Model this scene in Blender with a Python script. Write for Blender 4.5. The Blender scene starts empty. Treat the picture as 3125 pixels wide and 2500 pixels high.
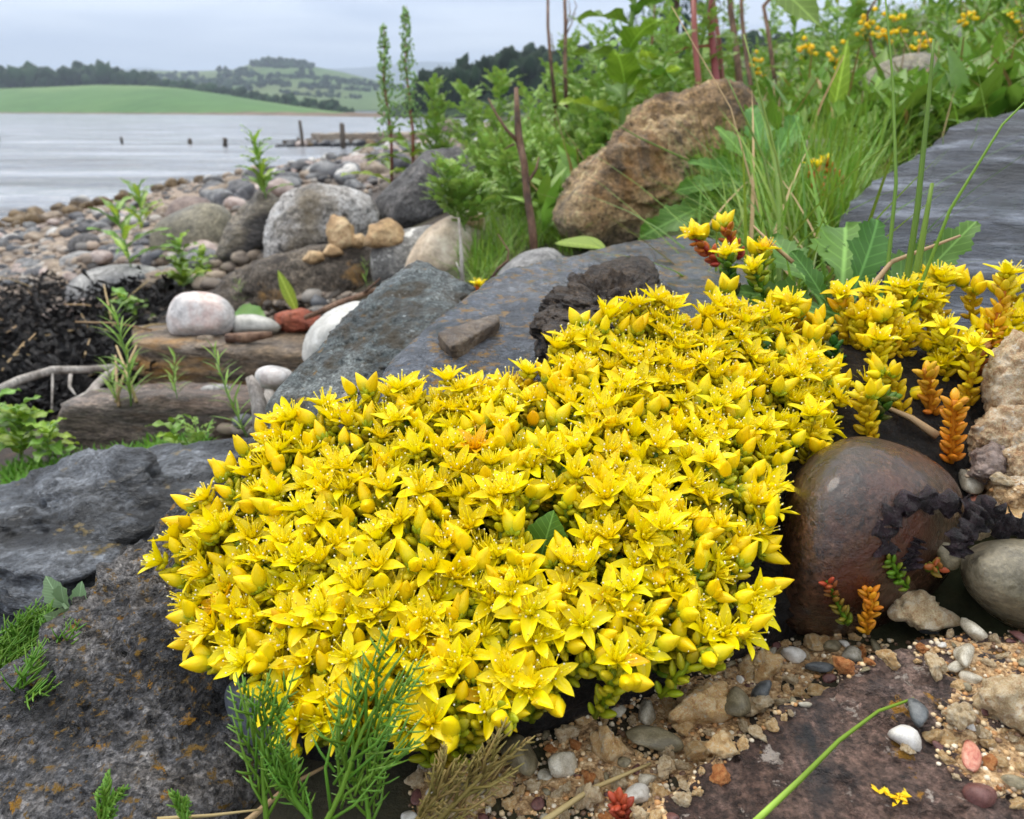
import bpy, bmesh, math, random
import numpy as np
from mathutils import Vector, Matrix
from mathutils.bvhtree import BVHTree

random.seed(7); RNG = np.random.default_rng(7)
SC = bpy.context.scene
COL = SC.collection

# ------------------------------------------------------------------ camera
F = 2453.0                                   # focal length in photo pixels (3125 wide)
PITCH = math.atan(914.0 / F)                 # horizon at photo row 336
CAM = Vector((0, 0, 1.2))                    # water is z = 0
cam_d = bpy.data.cameras.new('camera'); cam = bpy.data.objects.new('camera', cam_d); COL.objects.link(cam)
cam.location = CAM; cam.rotation_euler = (math.pi / 2 - PITCH, 0, 0)
cam_d.sensor_width = 36.0; cam_d.lens = 36.0 * F / 3125.0
cam_d.clip_start = 0.01; cam_d.clip_end = 20000
cam_d.dof.use_dof = True; cam_d.dof.focus_distance = 0.27; cam_d.dof.aperture_fstop = 24.0
SC.camera = cam

# ------------------------------------------------------------------ sky, sun, exposure
SUN_EL, SUN_AZ = math.radians(58), math.radians(-40)      # azimuth measured from +Y towards +X
world = bpy.data.worlds.new('World'); SC.world = world; world.use_nodes = True
wn = world.node_tree; wn.nodes.clear()
def wnode(t, **kw):
    n = wn.nodes.new(t)
    for k, v in kw.items(): setattr(n, k, v)
    return n
w_out = wnode('ShaderNodeOutputWorld')
w_sky = wnode('ShaderNodeTexSky', sky_type='NISHITA', sun_disc=False)
w_sky.sun_elevation = SUN_EL; w_sky.sun_rotation = SUN_AZ; w_sky.air_density = 1.2; w_sky.dust_density = 3.0
w_bg1 = wnode('ShaderNodeBackground'); w_bg1.inputs[1].default_value = 0.06
wn.links.new(w_sky.outputs[0], w_bg1.inputs[0])
# even overcast deck: soft streaks low down, brighter towards the zenith as any overcast is
w_tc = wnode('ShaderNodeTexCoord'); w_sep = wnode('ShaderNodeSeparateXYZ')
wn.links.new(w_tc.outputs['Generated'], w_sep.inputs[0])
w_map = wnode('ShaderNodeMapping'); w_map.inputs['Scale'].default_value = (1.1, 1.1, 11.0)
wn.links.new(w_tc.outputs['Generated'], w_map.inputs[0])
w_n = wnode('ShaderNodeTexNoise'); w_n.inputs['Scale'].default_value = 2.2; w_n.inputs['Detail'].default_value = 7; w_n.inputs['Roughness'].default_value = 0.5; w_n.inputs['Distortion'].default_value = 0.35
wn.links.new(w_map.outputs[0], w_n.inputs['Vector'])
w_cr = wnode('ShaderNodeValToRGB')
w_cr.color_ramp.elements[0].position = 0.38; w_cr.color_ramp.elements[0].color = (0.45, 0.53, 0.69, 1)
w_cr.color_ramp.elements[1].position = 0.64; w_cr.color_ramp.elements[1].color = (0.80, 0.87, 0.97, 1)
wn.links.new(w_n.outputs['Fac'], w_cr.inputs[0])
w_mr = wnode('ShaderNodeMapRange'); w_mr.inputs[1].default_value = 0.0; w_mr.inputs[2].default_value = 0.9
w_mr.inputs[3].default_value = 1.0; w_mr.inputs[4].default_value = 2.5
wn.links.new(w_sep.outputs[2], w_mr.inputs[0])
w_bg2 = wnode('ShaderNodeBackground')
w_nm = wnode('ShaderNodeMix', data_type='RGBA'); w_nm.inputs[7].default_value = (0.66, 0.67, 0.68, 1)
w_m2 = wnode('ShaderNodeMapRange'); w_m2.inputs[1].default_value = 0.12; w_m2.inputs[2].default_value = 0.6
wn.links.new(w_sep.outputs[2], w_m2.inputs[0]); wn.links.new(w_m2.outputs[0], w_nm.inputs[0]); wn.links.new(w_cr.outputs[0], w_nm.inputs[6])
wn.links.new(w_nm.outputs[2], w_bg2.inputs[0]); wn.links.new(w_mr.outputs[0], w_bg2.inputs[1])
w_mix = wnode('ShaderNodeMixShader'); w_mix.inputs[0].default_value = 0.86
wn.links.new(w_bg1.outputs[0], w_mix.inputs[1]); wn.links.new(w_bg2.outputs[0], w_mix.inputs[2])
wn.links.new(w_mix.outputs[0], w_out.inputs[0])

sun_d = bpy.data.lights.new('sun', 'SUN'); sun = bpy.data.objects.new('sun', sun_d); COL.objects.link(sun)
sun_d.energy = 1.5; sun_d.angle = math.radians(25); sun_d.color = (1.0, 0.95, 0.86)
sd = Vector((math.sin(SUN_AZ) * math.cos(SUN_EL), math.cos(SUN_AZ) * math.cos(SUN_EL), math.sin(SUN_EL)))
sun.rotation_euler = sd.to_track_quat('Z', 'Y').to_euler()
vs = SC.view_settings
vs.view_transform = 'Standard'; vs.look = 'None'; vs.gamma = 1.0; vs.use_curve_mapping = False; vs.exposure = 0.52
SC.cycles.max_bounces = 6; SC.cycles.diffuse_bounces = 3; SC.cycles.glossy_bounces = 3; SC.cycles.transmission_bounces = 4
SC.cycles.volume_bounces = 0; SC.cycles.transparent_max_bounces = 8
SC.cycles.use_denoising = True; SC.cycles.use_adaptive_sampling = True; SC.cycles.adaptive_threshold = 0.02

# ------------------------------------------------------------------ pixel helpers
FWD = Vector((0, math.cos(PITCH), -math.sin(PITCH))); UPV = Vector((0, math.sin(PITCH), math.cos(PITCH)))
def ray(px, py):
    return FWD + Vector((1, 0, 0)) * ((px - 1562.5) / F) + UPV * ((1250 - py) / F)
def P(px, py, d):
    return CAM + ray(px, py) * d
def S(r, g, b, k=1.0):                       # sRGB 0-255 -> linear
    f = lambda c: ((c / 255 + 0.055) / 1.055) ** 2.4 if c > 10 else c / 255 / 12.92
    return (f(r) * k, f(g) * k, f(b) * k)

# ------------------------------------------------------------------ numpy noise
def _hash(ix, iy, iz, k):
    h = (ix.astype(np.uint32) * np.uint32(374761393) + iy.astype(np.uint32) * np.uint32(668265263)
         + iz.astype(np.uint32) * np.uint32(2147483647 - 58) + np.uint32((k * 974711 + 12345) & 0xffffffff))
    h = (h ^ (h >> np.uint32(13))) * np.uint32(1274126177)
    h = (h ^ (h >> np.uint32(16))) * np.uint32(2246822519)
    return ((h ^ (h >> np.uint32(15))) & np.uint32(0xffff)).astype(np.float64) / 32767.5 - 1.0
def vnoise(p, k=0):
    p = np.asarray(p, dtype=np.float64) + 1000.0
    i = np.floor(p).astype(np.int64); f = p - i
    u = f * f * f * (f * (f * 6 - 15) + 10)
    r = 0
    for dx in (0, 1):
        for dy in (0, 1):
            for dz in (0, 1):
                w = (u[:, 0] if dx else 1 - u[:, 0]) * (u[:, 1] if dy else 1 - u[:, 1]) * (u[:, 2] if dz else 1 - u[:, 2])
                r = r + w * _hash(i[:, 0] + dx, i[:, 1] + dy, i[:, 2] + dz, k)
    return r
def fbm(p, oct=4, k=0, rough=0.5):
    p = np.asarray(p, dtype=np.float64); a = 1.0; s = 0; t = 0
    for o in range(oct):
        s = s + a * vnoise(p * (2.03 ** o) + o * 17.3, k + o); t += a; a *= rough
    return s / t
def ridged(p, oct=3, k=0):
    p = np.asarray(p, dtype=np.float64); a = 1.0; s = 0; t = 0
    for o in range(oct):
        s = s + a * (1 - 2 * np.abs(vnoise(p * (2.1 ** o) + o * 9.7, k + o))); t += a; a *= 0.5
    return s / t
def smoothstep(a, b, x):
    t = np.clip((x - a) / (b - a), 0, 1); return t * t * (3 - 2 * t)

# ------------------------------------------------------------------ object helpers
def mesh_data(name, verts, faces, mats=None, cols=None, smooth=True, midx=None):
    me = bpy.data.meshes.new(name)
    me.from_pydata(np.asarray(verts).tolist(), [], [list(map(int, f)) for f in faces])
    for m in (mats if isinstance(mats, (list, tuple)) else [mats]):
        if m: me.materials.append(m)
    if smooth: me.polygons.foreach_set('use_smooth', np.ones(len(me.polygons), dtype=bool))
    if midx is not None: me.polygons.foreach_set('material_index', np.asarray(midx, dtype=np.int32))
    if cols is not None:
        a = me.color_attributes.new('Col', 'FLOAT_COLOR', 'POINT')
        c = np.ones((len(verts), 4)); c[:, :3] = cols
        a.data.foreach_set('color', c.ravel())
    me.update()
    return me
def add(name, me, parent=None, mw=None, loc=None):
    """me: mesh data; mw: matrix local to the parent (or world when there is no parent)."""
    o = bpy.data.objects.new(name, me); COL.objects.link(o)
    if parent is not None: o.parent = parent
    if mw is not None: o.matrix_basis = mw
    elif loc is not None: o.location = loc
    return o
def tag(o, label, cat, group=None):
    o['label'] = label; o['category'] = cat
    if group: o['group'] = group
    return o
def thing(name, label, cat, loc, group=None):
    o = bpy.data.objects.new(name, None); COL.objects.link(o); o.location = loc
    o.empty_display_size = 0.02
    return tag(o, label, cat, group)
def struct(o): o['kind'] = 'structure'; return o
def stuff(o): o['kind'] = 'stuff'; return o

class MB:
    """collects geometry in local coordinates"""
    def __init__(s): s.v = []; s.f = []; s.c = []; s.n = 0
    def add(s, v, f, col=None):
        v = np.asarray(v, dtype=float)
        s.v.append(v); s.f.extend([[int(i) + s.n for i in q] for q in f]); s.n += len(v)
        c = np.ones((len(v), 3)) * (col if col is not None else (1, 1, 1)) if np.ndim(col) < 2 else np.asarray(col)
        s.c.append(c)
    def tube(s, pts, rad, sides=6, col=None):
        pts = [Vector(p) for p in pts]; n = len(pts)
        rad = [rad] * n if np.ndim(rad) == 0 else rad
        v = []; prev = None
        for i, p in enumerate(pts):
            d = (pts[min(i + 1, n - 1)] - pts[max(i - 1, 0)])
            d = d.normalized() if d.length > 1e-12 else Vector((0, 0, 1))
            a = prev if prev is not None and abs(prev.dot(d)) < 0.95 else (Vector((1, 0, 0)) if abs(d.x) < 0.8 else Vector((0, 1, 0)))
            x = (a - d * a.dot(d)).normalized(); y = d.cross(x); prev = x
            for k in range(sides):
                t = 2 * math.pi * k / sides
                v.append(p + (x * math.cos(t) + y * math.sin(t)) * rad[i])
        f = [[i * sides + k, i * sides + (k + 1) % sides, (i + 1) * sides + (k + 1) % sides, (i + 1) * sides + k]
             for i in range(n - 1) for k in range(sides)]
        f.append(list(range(sides))[::-1]); f.append([(n - 1) * sides + k for k in range(sides)])
        s.add([tuple(q) for q in v], f, col)
    def xf(s, v, f, m, col=None):
        v = np.asarray(v); a = np.array(m)
        s.add(v @ a[:3, :3].T + a[:3, 3], f, col)
    def data(s, name, mats, smooth=True, cols=False):
        return mesh_data(name, np.concatenate(s.v), s.f, mats, np.concatenate(s.c) if cols else None, smooth)

_ico = {}
def ico(sub):
    if sub not in _ico:
        bm = bmesh.new(); bmesh.ops.create_icosphere(bm, subdivisions=sub, radius=1.0)
        v = np.array([list(q.co) for q in bm.verts]); bm.verts.index_update()
        f = [[q.index for q in t.verts] for t in bm.faces]; bm.free()
        _ico[sub] = (v, f)
    return _ico[sub]

SOLID_V, SOLID_F = [], []; _sn = 0                # everything things can rest on
def solid(v, f):
    global _sn
    SOLID_V.extend(np.asarray(v).tolist()); SOLID_F.extend([[i + _sn for i in q] for q in f]); _sn += len(v)

def frame(ydir, zhint):
    y = Vector(ydir).normalized(); z = Vector(zhint); z = z - y * z.dot(y)
    if z.length < 1e-6: z = Vector((1, 0, 0)) - y * y.x
    z.normalize(); x = y.cross(z)
    return Matrix(((x.x, y.x, z.x), (x.y, y.y, z.y), (x.z, y.z, z.z))).to_4x4()

# ------------------------------------------------------------------ materials
def new_mat(name):
    m = bpy.data.materials.new(name); m.use_nodes = True
    nt = m.node_tree; nt.nodes.clear()
    out = nt.nodes.new('ShaderNodeOutputMaterial'); b = nt.nodes.new('ShaderNodeBsdfPrincipled')
    nt.links.new(b.outputs[0], out.inputs[0])
    return m, nt, b, out
class G:
    """small node graph helper"""
    def __init__(s, nt): s.nt = nt
    def n(s, t, ins=None, **kw):
        q = s.nt.nodes.new(t)
        for k, v in kw.items(): setattr(q, k, v)
        for k, v in (ins or {}).items():
            if hasattr(v, 'bl_idname') or hasattr(v, 'is_output'): s.nt.links.new(v, q.inputs[k])
            else: q.inputs[k].default_value = v
        return q
    def noise(s, vec, scale, detail=5, rough=0.55, dist=0.0):
        return s.n('ShaderNodeTexNoise', {'Vector': vec, 'Scale': scale, 'Detail': detail, 'Roughness': rough, 'Distortion': dist}).outputs['Fac']
    def ramp(s, fac, stops):
        q = s.n('ShaderNodeValToRGB', {0: fac}); e = q.color_ramp.elements
        while len(e) < len(stops): e.new(0.5)
        for i, (p, c) in enumerate(stops):
            e[i].position = p; e[i].color = (*c, 1) if np.ndim(c) else (c, c, c, 1)
        return q.outputs[0]
    def mix(s, fac, a, b, mode='MIX'):
        q = s.n('ShaderNodeMix', data_type='RGBA', blend_type=mode)
        for i, v in ((0, fac), (6, a), (7, b)):
            if hasattr(v, 'is_output'): s.nt.links.new(v, q.inputs[i])
            else: q.inputs[i].default_value = (*v, 1) if np.ndim(v) else v
        return q.outputs[2]
    def math(s, op, a, b=0.0):
        q = s.n('ShaderNodeMath', operation=op)
        for i, v in ((0, a), (1, b)):
            if hasattr(v, 'is_output'): s.nt.links.new(v, q.inputs[i])
            else: q.inputs[i].default_value = v
        return q.outputs[0]

def rmat(name, cols, scale, spots=(), rough=(0.55, 0.8), bump=0.5, bsize=0.01, bscale=None, stretch=(1, 1, 1), rot=(0, 0, 0), fine=0.35, randomize=0.0, coat=0.0, spec=0.5, contrast=(0.37, 0.63), crystal=0):
    """stone: cols = ramp colours; scale in 1/m; bsize = bump distance in m; spots = (colour, scale, lo, hi)"""
    m, nt, b, out = new_mat(name); g = G(nt)
    tc = g.n('ShaderNodeTexCoord').outputs['Object']
    oi = g.n('ShaderNodeObjectInfo').outputs['Random']
    off = g.n('ShaderNodeVectorMath', {0: tc, 1: (0, 0, 0)}, operation='ADD')
    cmb = g.n('ShaderNodeCombineXYZ', {0: g.math('MULTIPLY', oi, 13.7 / scale), 1: g.math('MULTIPLY', oi, 7.1 / scale), 2: 0.0})
    nt.links.new(cmb.outputs[0], off.inputs[1])
    mp = g.n('ShaderNodeMapping', {'Vector': off.outputs[0], 'Scale': stretch, 'Rotation': rot}).outputs[0]
    n1 = g.noise(mp, scale, 8, 0.62, 0.4)
    k = len(cols)
    c = g.ramp(n1, [(contrast[0] + (contrast[1] - contrast[0]) * i / max(k - 1, 1), cc) for i, cc in enumerate(cols)])
    n2 = g.noise(mp, scale * 9, 6, 0.7)
    c = g.mix(fine, c, g.ramp(n2, [(0.36, 0.10), (0.5, 0.5), (0.64, 0.95)]), 'OVERLAY')
    n3 = g.noise(mp, scale * 32, 3, 0.6)
    c = g.mix(fine * 0.8, c, g.ramp(n3, [(0.36, 0.18), (0.64, 0.85)]), 'OVERLAY')
    if crystal:                                   # mineral grains
        vo = g.n('ShaderNodeTexVoronoi', {'Vector': mp, 'Scale': scale * crystal}).outputs['Color']
        vs_ = g.n('ShaderNodeSeparateColor', {0: vo}).outputs[0]
        c = g.mix(fine, c, g.ramp(vs_, [(0.0, 0.22), (0.6, 0.55), (0.9, 0.62), (1.0, 0.95)]), 'OVERLAY')
        c = g.mix(min(1.0, fine * 1.3), c, g.ramp(g.noise(mp, scale * 16, 5, 0.75), [(0.38, 0.45), (0.52, 1.0)]), 'MULTIPLY')
    for (sc_, ss, lo, hi) in spots:
        f = g.ramp(g.noise(mp, ss, 6, 0.68, 0.3), [(lo - 0.035, 0.0), (hi - 0.035, 1.0)])
        c = g.mix(f, c, sc_)
    if randomize:
        h = g.n('ShaderNodeHueSaturation', {'Color': c, 'Hue': 0.5, 'Saturation': 1.0,
                'Value': g.math('ADD', g.math('MULTIPLY', oi, randomize * 2), 1 - randomize)})
        c = h.outputs[0]
    nt.links.new(c, b.inputs['Base Color'])
    r = g.ramp(g.noise(mp, scale * 3, 4, 0.6), [(0.42, rough[0]), (0.58, rough[1])])
    nt.links.new(r, b.inputs['Roughness'])
    b.inputs['Specular IOR Level'].default_value = spec
    if coat: b.inputs['Coat Weight'].default_value = coat; b.inputs['Coat Roughness'].default_value = 0.12
    bs = bscale or scale * 6
    h1 = g.noise(mp, bs, 9, 0.65, 0.2); h2 = g.noise(mp, bs * 5.3, 4, 0.6)
    hh = g.math('ADD', h1, g.math('MULTIPLY', h2, 0.3))
    if crystal: hh = g.math('ADD', hh, g.math('MULTIPLY', g.noise(mp, bs * 14, 2, 0.5), 0.12))
    bp = g.n('ShaderNodeBump', {'Strength': bump, 'Distance': bsize * 2.3, 'Height': hh})
    nt.links.new(bp.outputs[0], b.inputs['Normal'])
    return m

def leafmat(name, col, col2=None, rough=0.45, trans=0.3, var=0.25, vcol=False, vein=0.0, spec=0.4, hue=0.03, ribs=False):
    m, nt, b, out = new_mat(name); g = G(nt)
    oi = g.n('ShaderNodeObjectInfo').outputs['Random']
    geo = g.n('ShaderNodeNewGeometry').outputs['Random Per Island']
    rnd = g.math('FRACT', g.math('ADD', oi, geo))
    if vcol: c = g.n('ShaderNodeVertexColor', layer_name='Col').outputs[0]
    else:
        tc = g.n('ShaderNodeTexCoord').outputs['Object']
        c = g.mix(g.noise(tc, vein or 60, 4), col, col2 or tuple(x * 0.65 for x in col))
        if ribs:                                  # pale midrib and side veins of unit-length leaves
            sp = g.n('ShaderNodeSeparateXYZ', {0: tc}); ax = g.math('ABSOLUTE', sp.outputs[0])
            sv = g.math('SINE', g.math('MULTIPLY', g.math('SUBTRACT', sp.outputs[1], ax), 58.0))
            c = g.mix(g.math('MULTIPLY', g.ramp(sv, [(0.82, 0.0), (0.98, 1.0)]), 0.35), c, tuple(min(1, x * 1.7 + .03) for x in col))
            c = g.mix(g.math('MULTIPLY', g.ramp(ax, [(0.004, 1.0), (0.016, 0.0)]), 0.75), c, tuple(min(1, x * 1.8 + .06) for x in col))
            c = g.mix(g.ramp(g.noise(tc, 9, 5, .7), [(0.66, 0.0), (0.72, 0.7)]), c, S(150, 112, 58))      # a few browned patches
    h = g.n('ShaderNodeHueSaturation', {'Color': c, 'Saturation': 1.0,
            'Hue': g.math('ADD', g.math('MULTIPLY', rnd, hue), 0.5 - hue / 2),
            'Value': g.math('ADD', g.math('MULTIPLY', g.math('FRACT', g.math('MULTIPLY', rnd, 7.3)), var * 2), 1 - var)})
    nt.links.new(h.outputs[0], b.inputs['Base Color'])
    b.inputs['Roughness'].default_value = rough; b.inputs['Specular IOR Level'].default_value = spec
    if trans:
        t = g.n('ShaderNodeBsdfTranslucent', {'Color': h.outputs[0]})
        mx = g.n('ShaderNodeMixShader', {0: trans}); nt.links.new(b.outputs[0], mx.inputs[1]); nt.links.new(t.outputs[0], mx.inputs[2])
        nt.links.new(mx.outputs[0], out.inputs[0])
    return m
# ================================================================== GROUND
_GX = [-60, -20, -8, -5.7, -3.8, -2.1, -1.2, -0.8, -0.5, -0.3, -0.12, 0.0, 0.12, 0.3, 0.6, 1.1, 1.9, 4, 10, 40, 300]
_GZ = [-6, -2.2, -0.36, 0, 0.28, 0.56, 0.73, 0.80, 0.87, 0.925, 0.995, 1.015, 1.025, 1.075, 1.15, 1.235, 1.5, 2.1, 3.0, 5.0, 7.0]
def gz(x, y):
    x = np.asarray(x, float); y = np.asarray(y, float)
    xs = x - 1.5 * smoothstep(15, 29, y) - 0.02 * np.maximum(y - 29, 0)
    z = 0
    w = np.clip(0.04 + 0.05 * np.abs(xs), 0.03, 0.6)
    for k in (-1, -0.5, 0, 0.5, 1): z = z + np.interp(xs + k * w, _GX, _GZ) / 5
    z = z - 0.075 * np.exp(-((x + 0.27) / 0.17) ** 2 - ((y - 0.98) / 0.30) ** 2)      # hollow below the ledge
    r = np.hypot(x, y)
    p = np.stack([x, y, np.zeros_like(x)], -1).reshape(-1, 3)
    z = z + (0.035 * smoothstep(0.6, 4, r).ravel() * fbm(p * 0.9, 4, 3) + 0.004 * fbm(p * 14, 3, 8)).reshape(x.shape)
    return z
def ground_hit(px, py):
    d = ray(px, py); t = np.geomspace(0.1, 60, 1500)
    z = CAM.z + d.z * t; g = gz(d.x * t, d.y * t)
    i = np.argmax(z < g)
    return float(t[i]) if z[i] < g[i] else 60.0

th = np.concatenate([np.linspace(-175, -50, 40, endpoint=False), np.linspace(-50, 50, 300), np.linspace(50, 175, 41)[1:]]) * math.pi / 180
rr = np.geomspace(0.03, 420, 330)
T, R = np.meshgrid(th, rr, indexing='ij')
X = R * np.sin(T); Y = R * np.cos(T); Z = gz(X, Y)
V = np.stack([X, Y, Z], -1).reshape(-1, 3); nr = len(rr)
Fq = [[i * nr + j, i * nr + j + 1, (i + 1) * nr + j + 1, (i + 1) * nr + j] for i in range(len(th) - 1) for j in range(nr - 1)]
Fq = [q[::-1] for q in Fq]
m_ground, nt, b, out = new_mat('ground_earth'); g = G(nt)
tc = g.n('ShaderNodeTexCoord').outputs['Object']
sep = g.n('ShaderNodeSeparateXYZ', {0: tc})
soil = g.ramp(g.noise(tc, 60, 9, 0.65), [(0.3, S(28, 20, 14)), (0.55, S(52, 38, 27)), (0.75, S(88, 66, 45))])
shing = g.ramp(g.noise(tc, 22, 8, 0.7), [(0.3, S(75, 62, 52)), (0.5, S(135, 116, 98)), (0.7, S(176, 160, 142))])
bank = g.ramp(g.noise(tc, 6, 8, 0.65), [(0.3, S(40, 48, 20)), (0.5, S(62, 76, 32)), (0.7, S(90, 84, 50))])
wob = g.math('MULTIPLY', g.math('SUBTRACT', g.noise(tc, 3, 4), 0.5), 1.4)
xx = g.math('ADD', sep.outputs[0], wob)
c = g.mix(g.ramp(g.math('MULTIPLY', g.math('ADD', xx, 2.2), 0.5), [(0.25, 0.0), (0.75, 1.0)]), shing, soil)
rad = g.n('ShaderNodeVectorMath', {0: tc}, operation='LENGTH').outputs['Value']
far = g.math('MULTIPLY', g.ramp(g.math('ADD', xx, 0.7), [(0.45, 0.0), (0.95, 1.0)]), g.ramp(g.math('MULTIPLY', rad, 0.5), [(0.3, 0.0), (0.7, 1.0)]))
c = g.mix(far, c, bank)
nt.links.new(c, b.inputs['Base Color']); b.inputs['Roughness'].default_value = 0.75
bp = g.n('ShaderNodeBump', {'Strength': 0.8, 'Distance': 0.006, 'Height': g.noise(tc, 130, 8, 0.7)})
nt.links.new(bp.outputs[0], b.inputs['Normal'])
struct(add('ground', mesh_data('ground', V, Fq, m_ground)))
# only the near ground is needed for resting things on it
near = (R.reshape(-1) < 45) & (np.abs(T.reshape(-1)) < 1.2)
idx = -np.ones(len(V), int); idx[near] = np.arange(near.sum())
nf_ = [[int(idx[i]) for i in q] for q in Fq if all(near[i] for i in q)]
solid(V[near], nf_)
GB = BVHTree.FromPolygons(V[near].tolist(), nf_)
def gz1(x, y):
    h = GB.ray_cast(Vector((x, y, 50)), Vector((0, 0, -1)))[0]
    return h.z if h else float(gz(np.array([x]), np.array([y]))[0])

# ================================================================== WATER
m_water, nt, b, out = new_mat('estuary_water'); g = G(nt)
tc = g.n('ShaderNodeTexCoord').outputs['Object']
mp = g.n('ShaderNodeMapping', {'Vector': tc, 'Scale': (0.45, 1.0, 1.0)}).outputs[0]
wv = g.math('ADD', g.noise(mp, 1.6, 5, 0.55, 0.6), g.math('MULTIPLY', g.noise(mp, 6.5, 3, 0.5), 0.25))
bp = g.n('ShaderNodeBump', {'Strength': 1.0, 'Distance': 0.4, 'Height': wv})
nt.links.new(bp.outputs[0], b.inputs['Normal'])
c = g.ramp(g.noise(g.n('ShaderNodeMapping', {'Vector': tc, 'Scale': (0.12, 1.0, 1.0)}).outputs[0], 0.55, 6, 0.65), [(0.36, S(92, 92, 94)), (0.5, S(134, 138, 144)), (0.64, S(164, 168, 175))])  # darker reflection streaks of wind-ruffled water, put into the base colour
nt.links.new(c, b.inputs['Base Color']); b.inputs['Roughness'].default_value = 0.16; b.inputs['IOR'].default_value = 1.33
# sheet graded by distance so that low swell is real geometry near the shore
ys = np.concatenate([np.geomspace(4, 80, 240), [140, 300, 700, 2000, 5200]])
xs_ = np.concatenate([[-5200, -2000, -600, -200, -100], np.linspace(-60, 6, 150), [30, 100, 400, 2000, 5200]])
XX, YY = np.meshgrid(xs_, ys, indexing='ij')
pw = np.stack([XX * 0.35, YY * 1.15, 0 * XX], -1).reshape(-1, 3)
WZ = (0.06 * fbm(pw * 0.8, 4, 31)).reshape(XX.shape) * (YY < 80) * (np.abs(XX) < 62)
V = np.stack([XX, YY, WZ], -1).reshape(-1, 3); ny = len(ys)
Fq = [[i * ny + j, (i + 1) * ny + j, (i + 1) * ny + j + 1, i * ny + j + 1] for i in range(len(xs_) - 1) for j in range(ny - 1)]
struct(add('water', mesh_data('water', V, Fq, m_water)))

# ================================================================== FAR HILLS
def prow(px, py, D):                       # world point on the column of a pixel at ground distance D (along +Y)
    r = ray(px, py); return CAM + r * (D / r.y)
def hill(name, crest, base, D0, D1, mat, rows=26, bump=0.0, ease=1.0):
    """crest/base: lists of (px,py); D0(px) distance of the foot, D1(px) of the crest."""
    pxs = np.linspace(crest[0][0], crest[-1][0], 130); v = []
    for px in pxs:
        ct = np.interp(px, *zip(*crest)); bs = np.interp(px, *zip(*base))
        d0 = np.interp(px, *zip(*D0)); d1 = np.interp(px, *zip(*D1))
        A = prow(px, bs, d0); B = prow(px, ct, d1)
        for k in range(rows):
            t = k / (rows - 4)
            if t <= 1:
                q = A.lerp(B, t); q.z = A.z + (B.z - A.z) * (math.sin(t * math.pi / 2) ** ease)
            else:
                q = B + (B - A).normalized() * (t - 1) * (B - A).length * 2; q.z = B.z - (t - 1) * (B.z - A.z + 5) * 2
            v.append(q)
    v = np.array([list(q) for q in v])
    if bump:
        v[:, 2] += bump * fbm(v * np.array([.004, .004, 0]), 4, 5) * (np.tile(np.arange(rows), len(pxs)) > 1)
    f = [[i * rows + k, (i + 1) * rows + k, (i + 1) * rows + k + 1, i * rows + k + 1] for i in range(len(pxs) - 1) for k in range(rows - 1)]
    struct(add(name, mesh_data(name, v, f, mat)))
    bv = BVHTree.FromPolygons(v.tolist(), f)
    def zat(x, y):
        h = bv.ray_cast(Vector((x, y, 900)), Vector((0, 0, -1)))[0]
        return h.z if h else 0.0
    return bv

def fieldmat(name, cols, scale, stripes=None):
    m, nt, b, out = new_mat(name); g = G(nt)
    tc = g.n('ShaderNodeTexCoord').outputs['Object']
    c = g.ramp(g.noise(tc, scale, 6, 0.5, 0.5), [(0.3 + 0.4 * i / (len(cols) - 1), q) for i, q in enumerate(cols)])
    if stripes:
        vo = g.n('ShaderNodeTexVoronoi', {'Vector': g.n('ShaderNodeMapping', {'Vector': tc, 'Scale': (1, 0.55, 0)}).outputs[0], 'Scale': stripes}).outputs['Color']
        c = g.mix(0.35, c, g.mix(vo, S(72, 98, 52), S(122, 120, 78)))
    c = g.mix(0.3, c, g.ramp(g.noise(tc, scale * 20, 4, 0.7), [(0.3, 0.2), (0.7, 0.8)]), 'OVERLAY')
    nt.links.new(c, b.inputs['Base Color']); b.inputs['Roughness'].default_value = 0.9; b.inputs['Specular IOR Level'].default_value = 0.1
    return m
m_field = fieldmat('green_field', [S(68, 102, 60), S(86, 116, 70), S(120, 138, 88)], 0.006)
m_slope = fieldmat('hill_pasture', [S(54, 80, 48), S(80, 104, 62), S(106, 112, 78)], 0.004, 0.006)
m_far = fieldmat('distant_hill', [S(40, 58, 44), S(52, 72, 52)], 0.001)
m_moor = fieldmat('pine_hill', [S(30, 46, 28), S(44, 62, 34)], 0.02)
m_shorestrip = fieldmat('far_strand', [S(96, 84, 72), S(128, 112, 98)], 0.08)

h_far = hill('distant_hills', [(-900, 214), (-300, 206), (0, 213), (70, 219), (200, 226), (330, 222), (400, 210), (450, 210), (530, 222), (720, 226), (900, 220), (1000, 214), (1100, 209), (1180, 202), (1300, 192), (1500, 200), (2400, 190)],
     [(-900, 330), (2400, 330)], [(-900, 3200), (2400, 3200)], [(-900, 4600), (2400, 4600)], m_far, bump=6)
h_slope = hill('hill_slopes', [(-600, 240), (250, 232), (450, 224), (600, 225), (720, 220), (770, 203), (850, 193), (900, 197), (960, 211), (1040, 226), (1100, 240), (1200, 262), (1500, 300), (1900, 318)],
     [(-600, 338), (1900, 338)], [(-600, 700), (1900, 560)], [(-600, 1350), (700, 1500), (1900, 1100)], m_slope, bump=3)
shore_px = [(-900, 343), (0, 345), (400, 347), (800, 350), (1100, 354), (1500, 357), (2400, 360)]
shore_D = [(p, 1.2 * F / (q - 336) / 1.0) for p, q in shore_px]
h_field = hill('field_hill', [(-900, 262), (-300, 266), (0, 271), (150, 268), (300, 262), (450, 265), (560, 273), (680, 290), (800, 309), (900, 324), (1000, 337), (1080, 345), (1300, 351), (2400, 352)],
     shore_px, shore_D, [(p, dd + 190) for p, dd in shore_D], m_field, ease=0.9)
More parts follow.
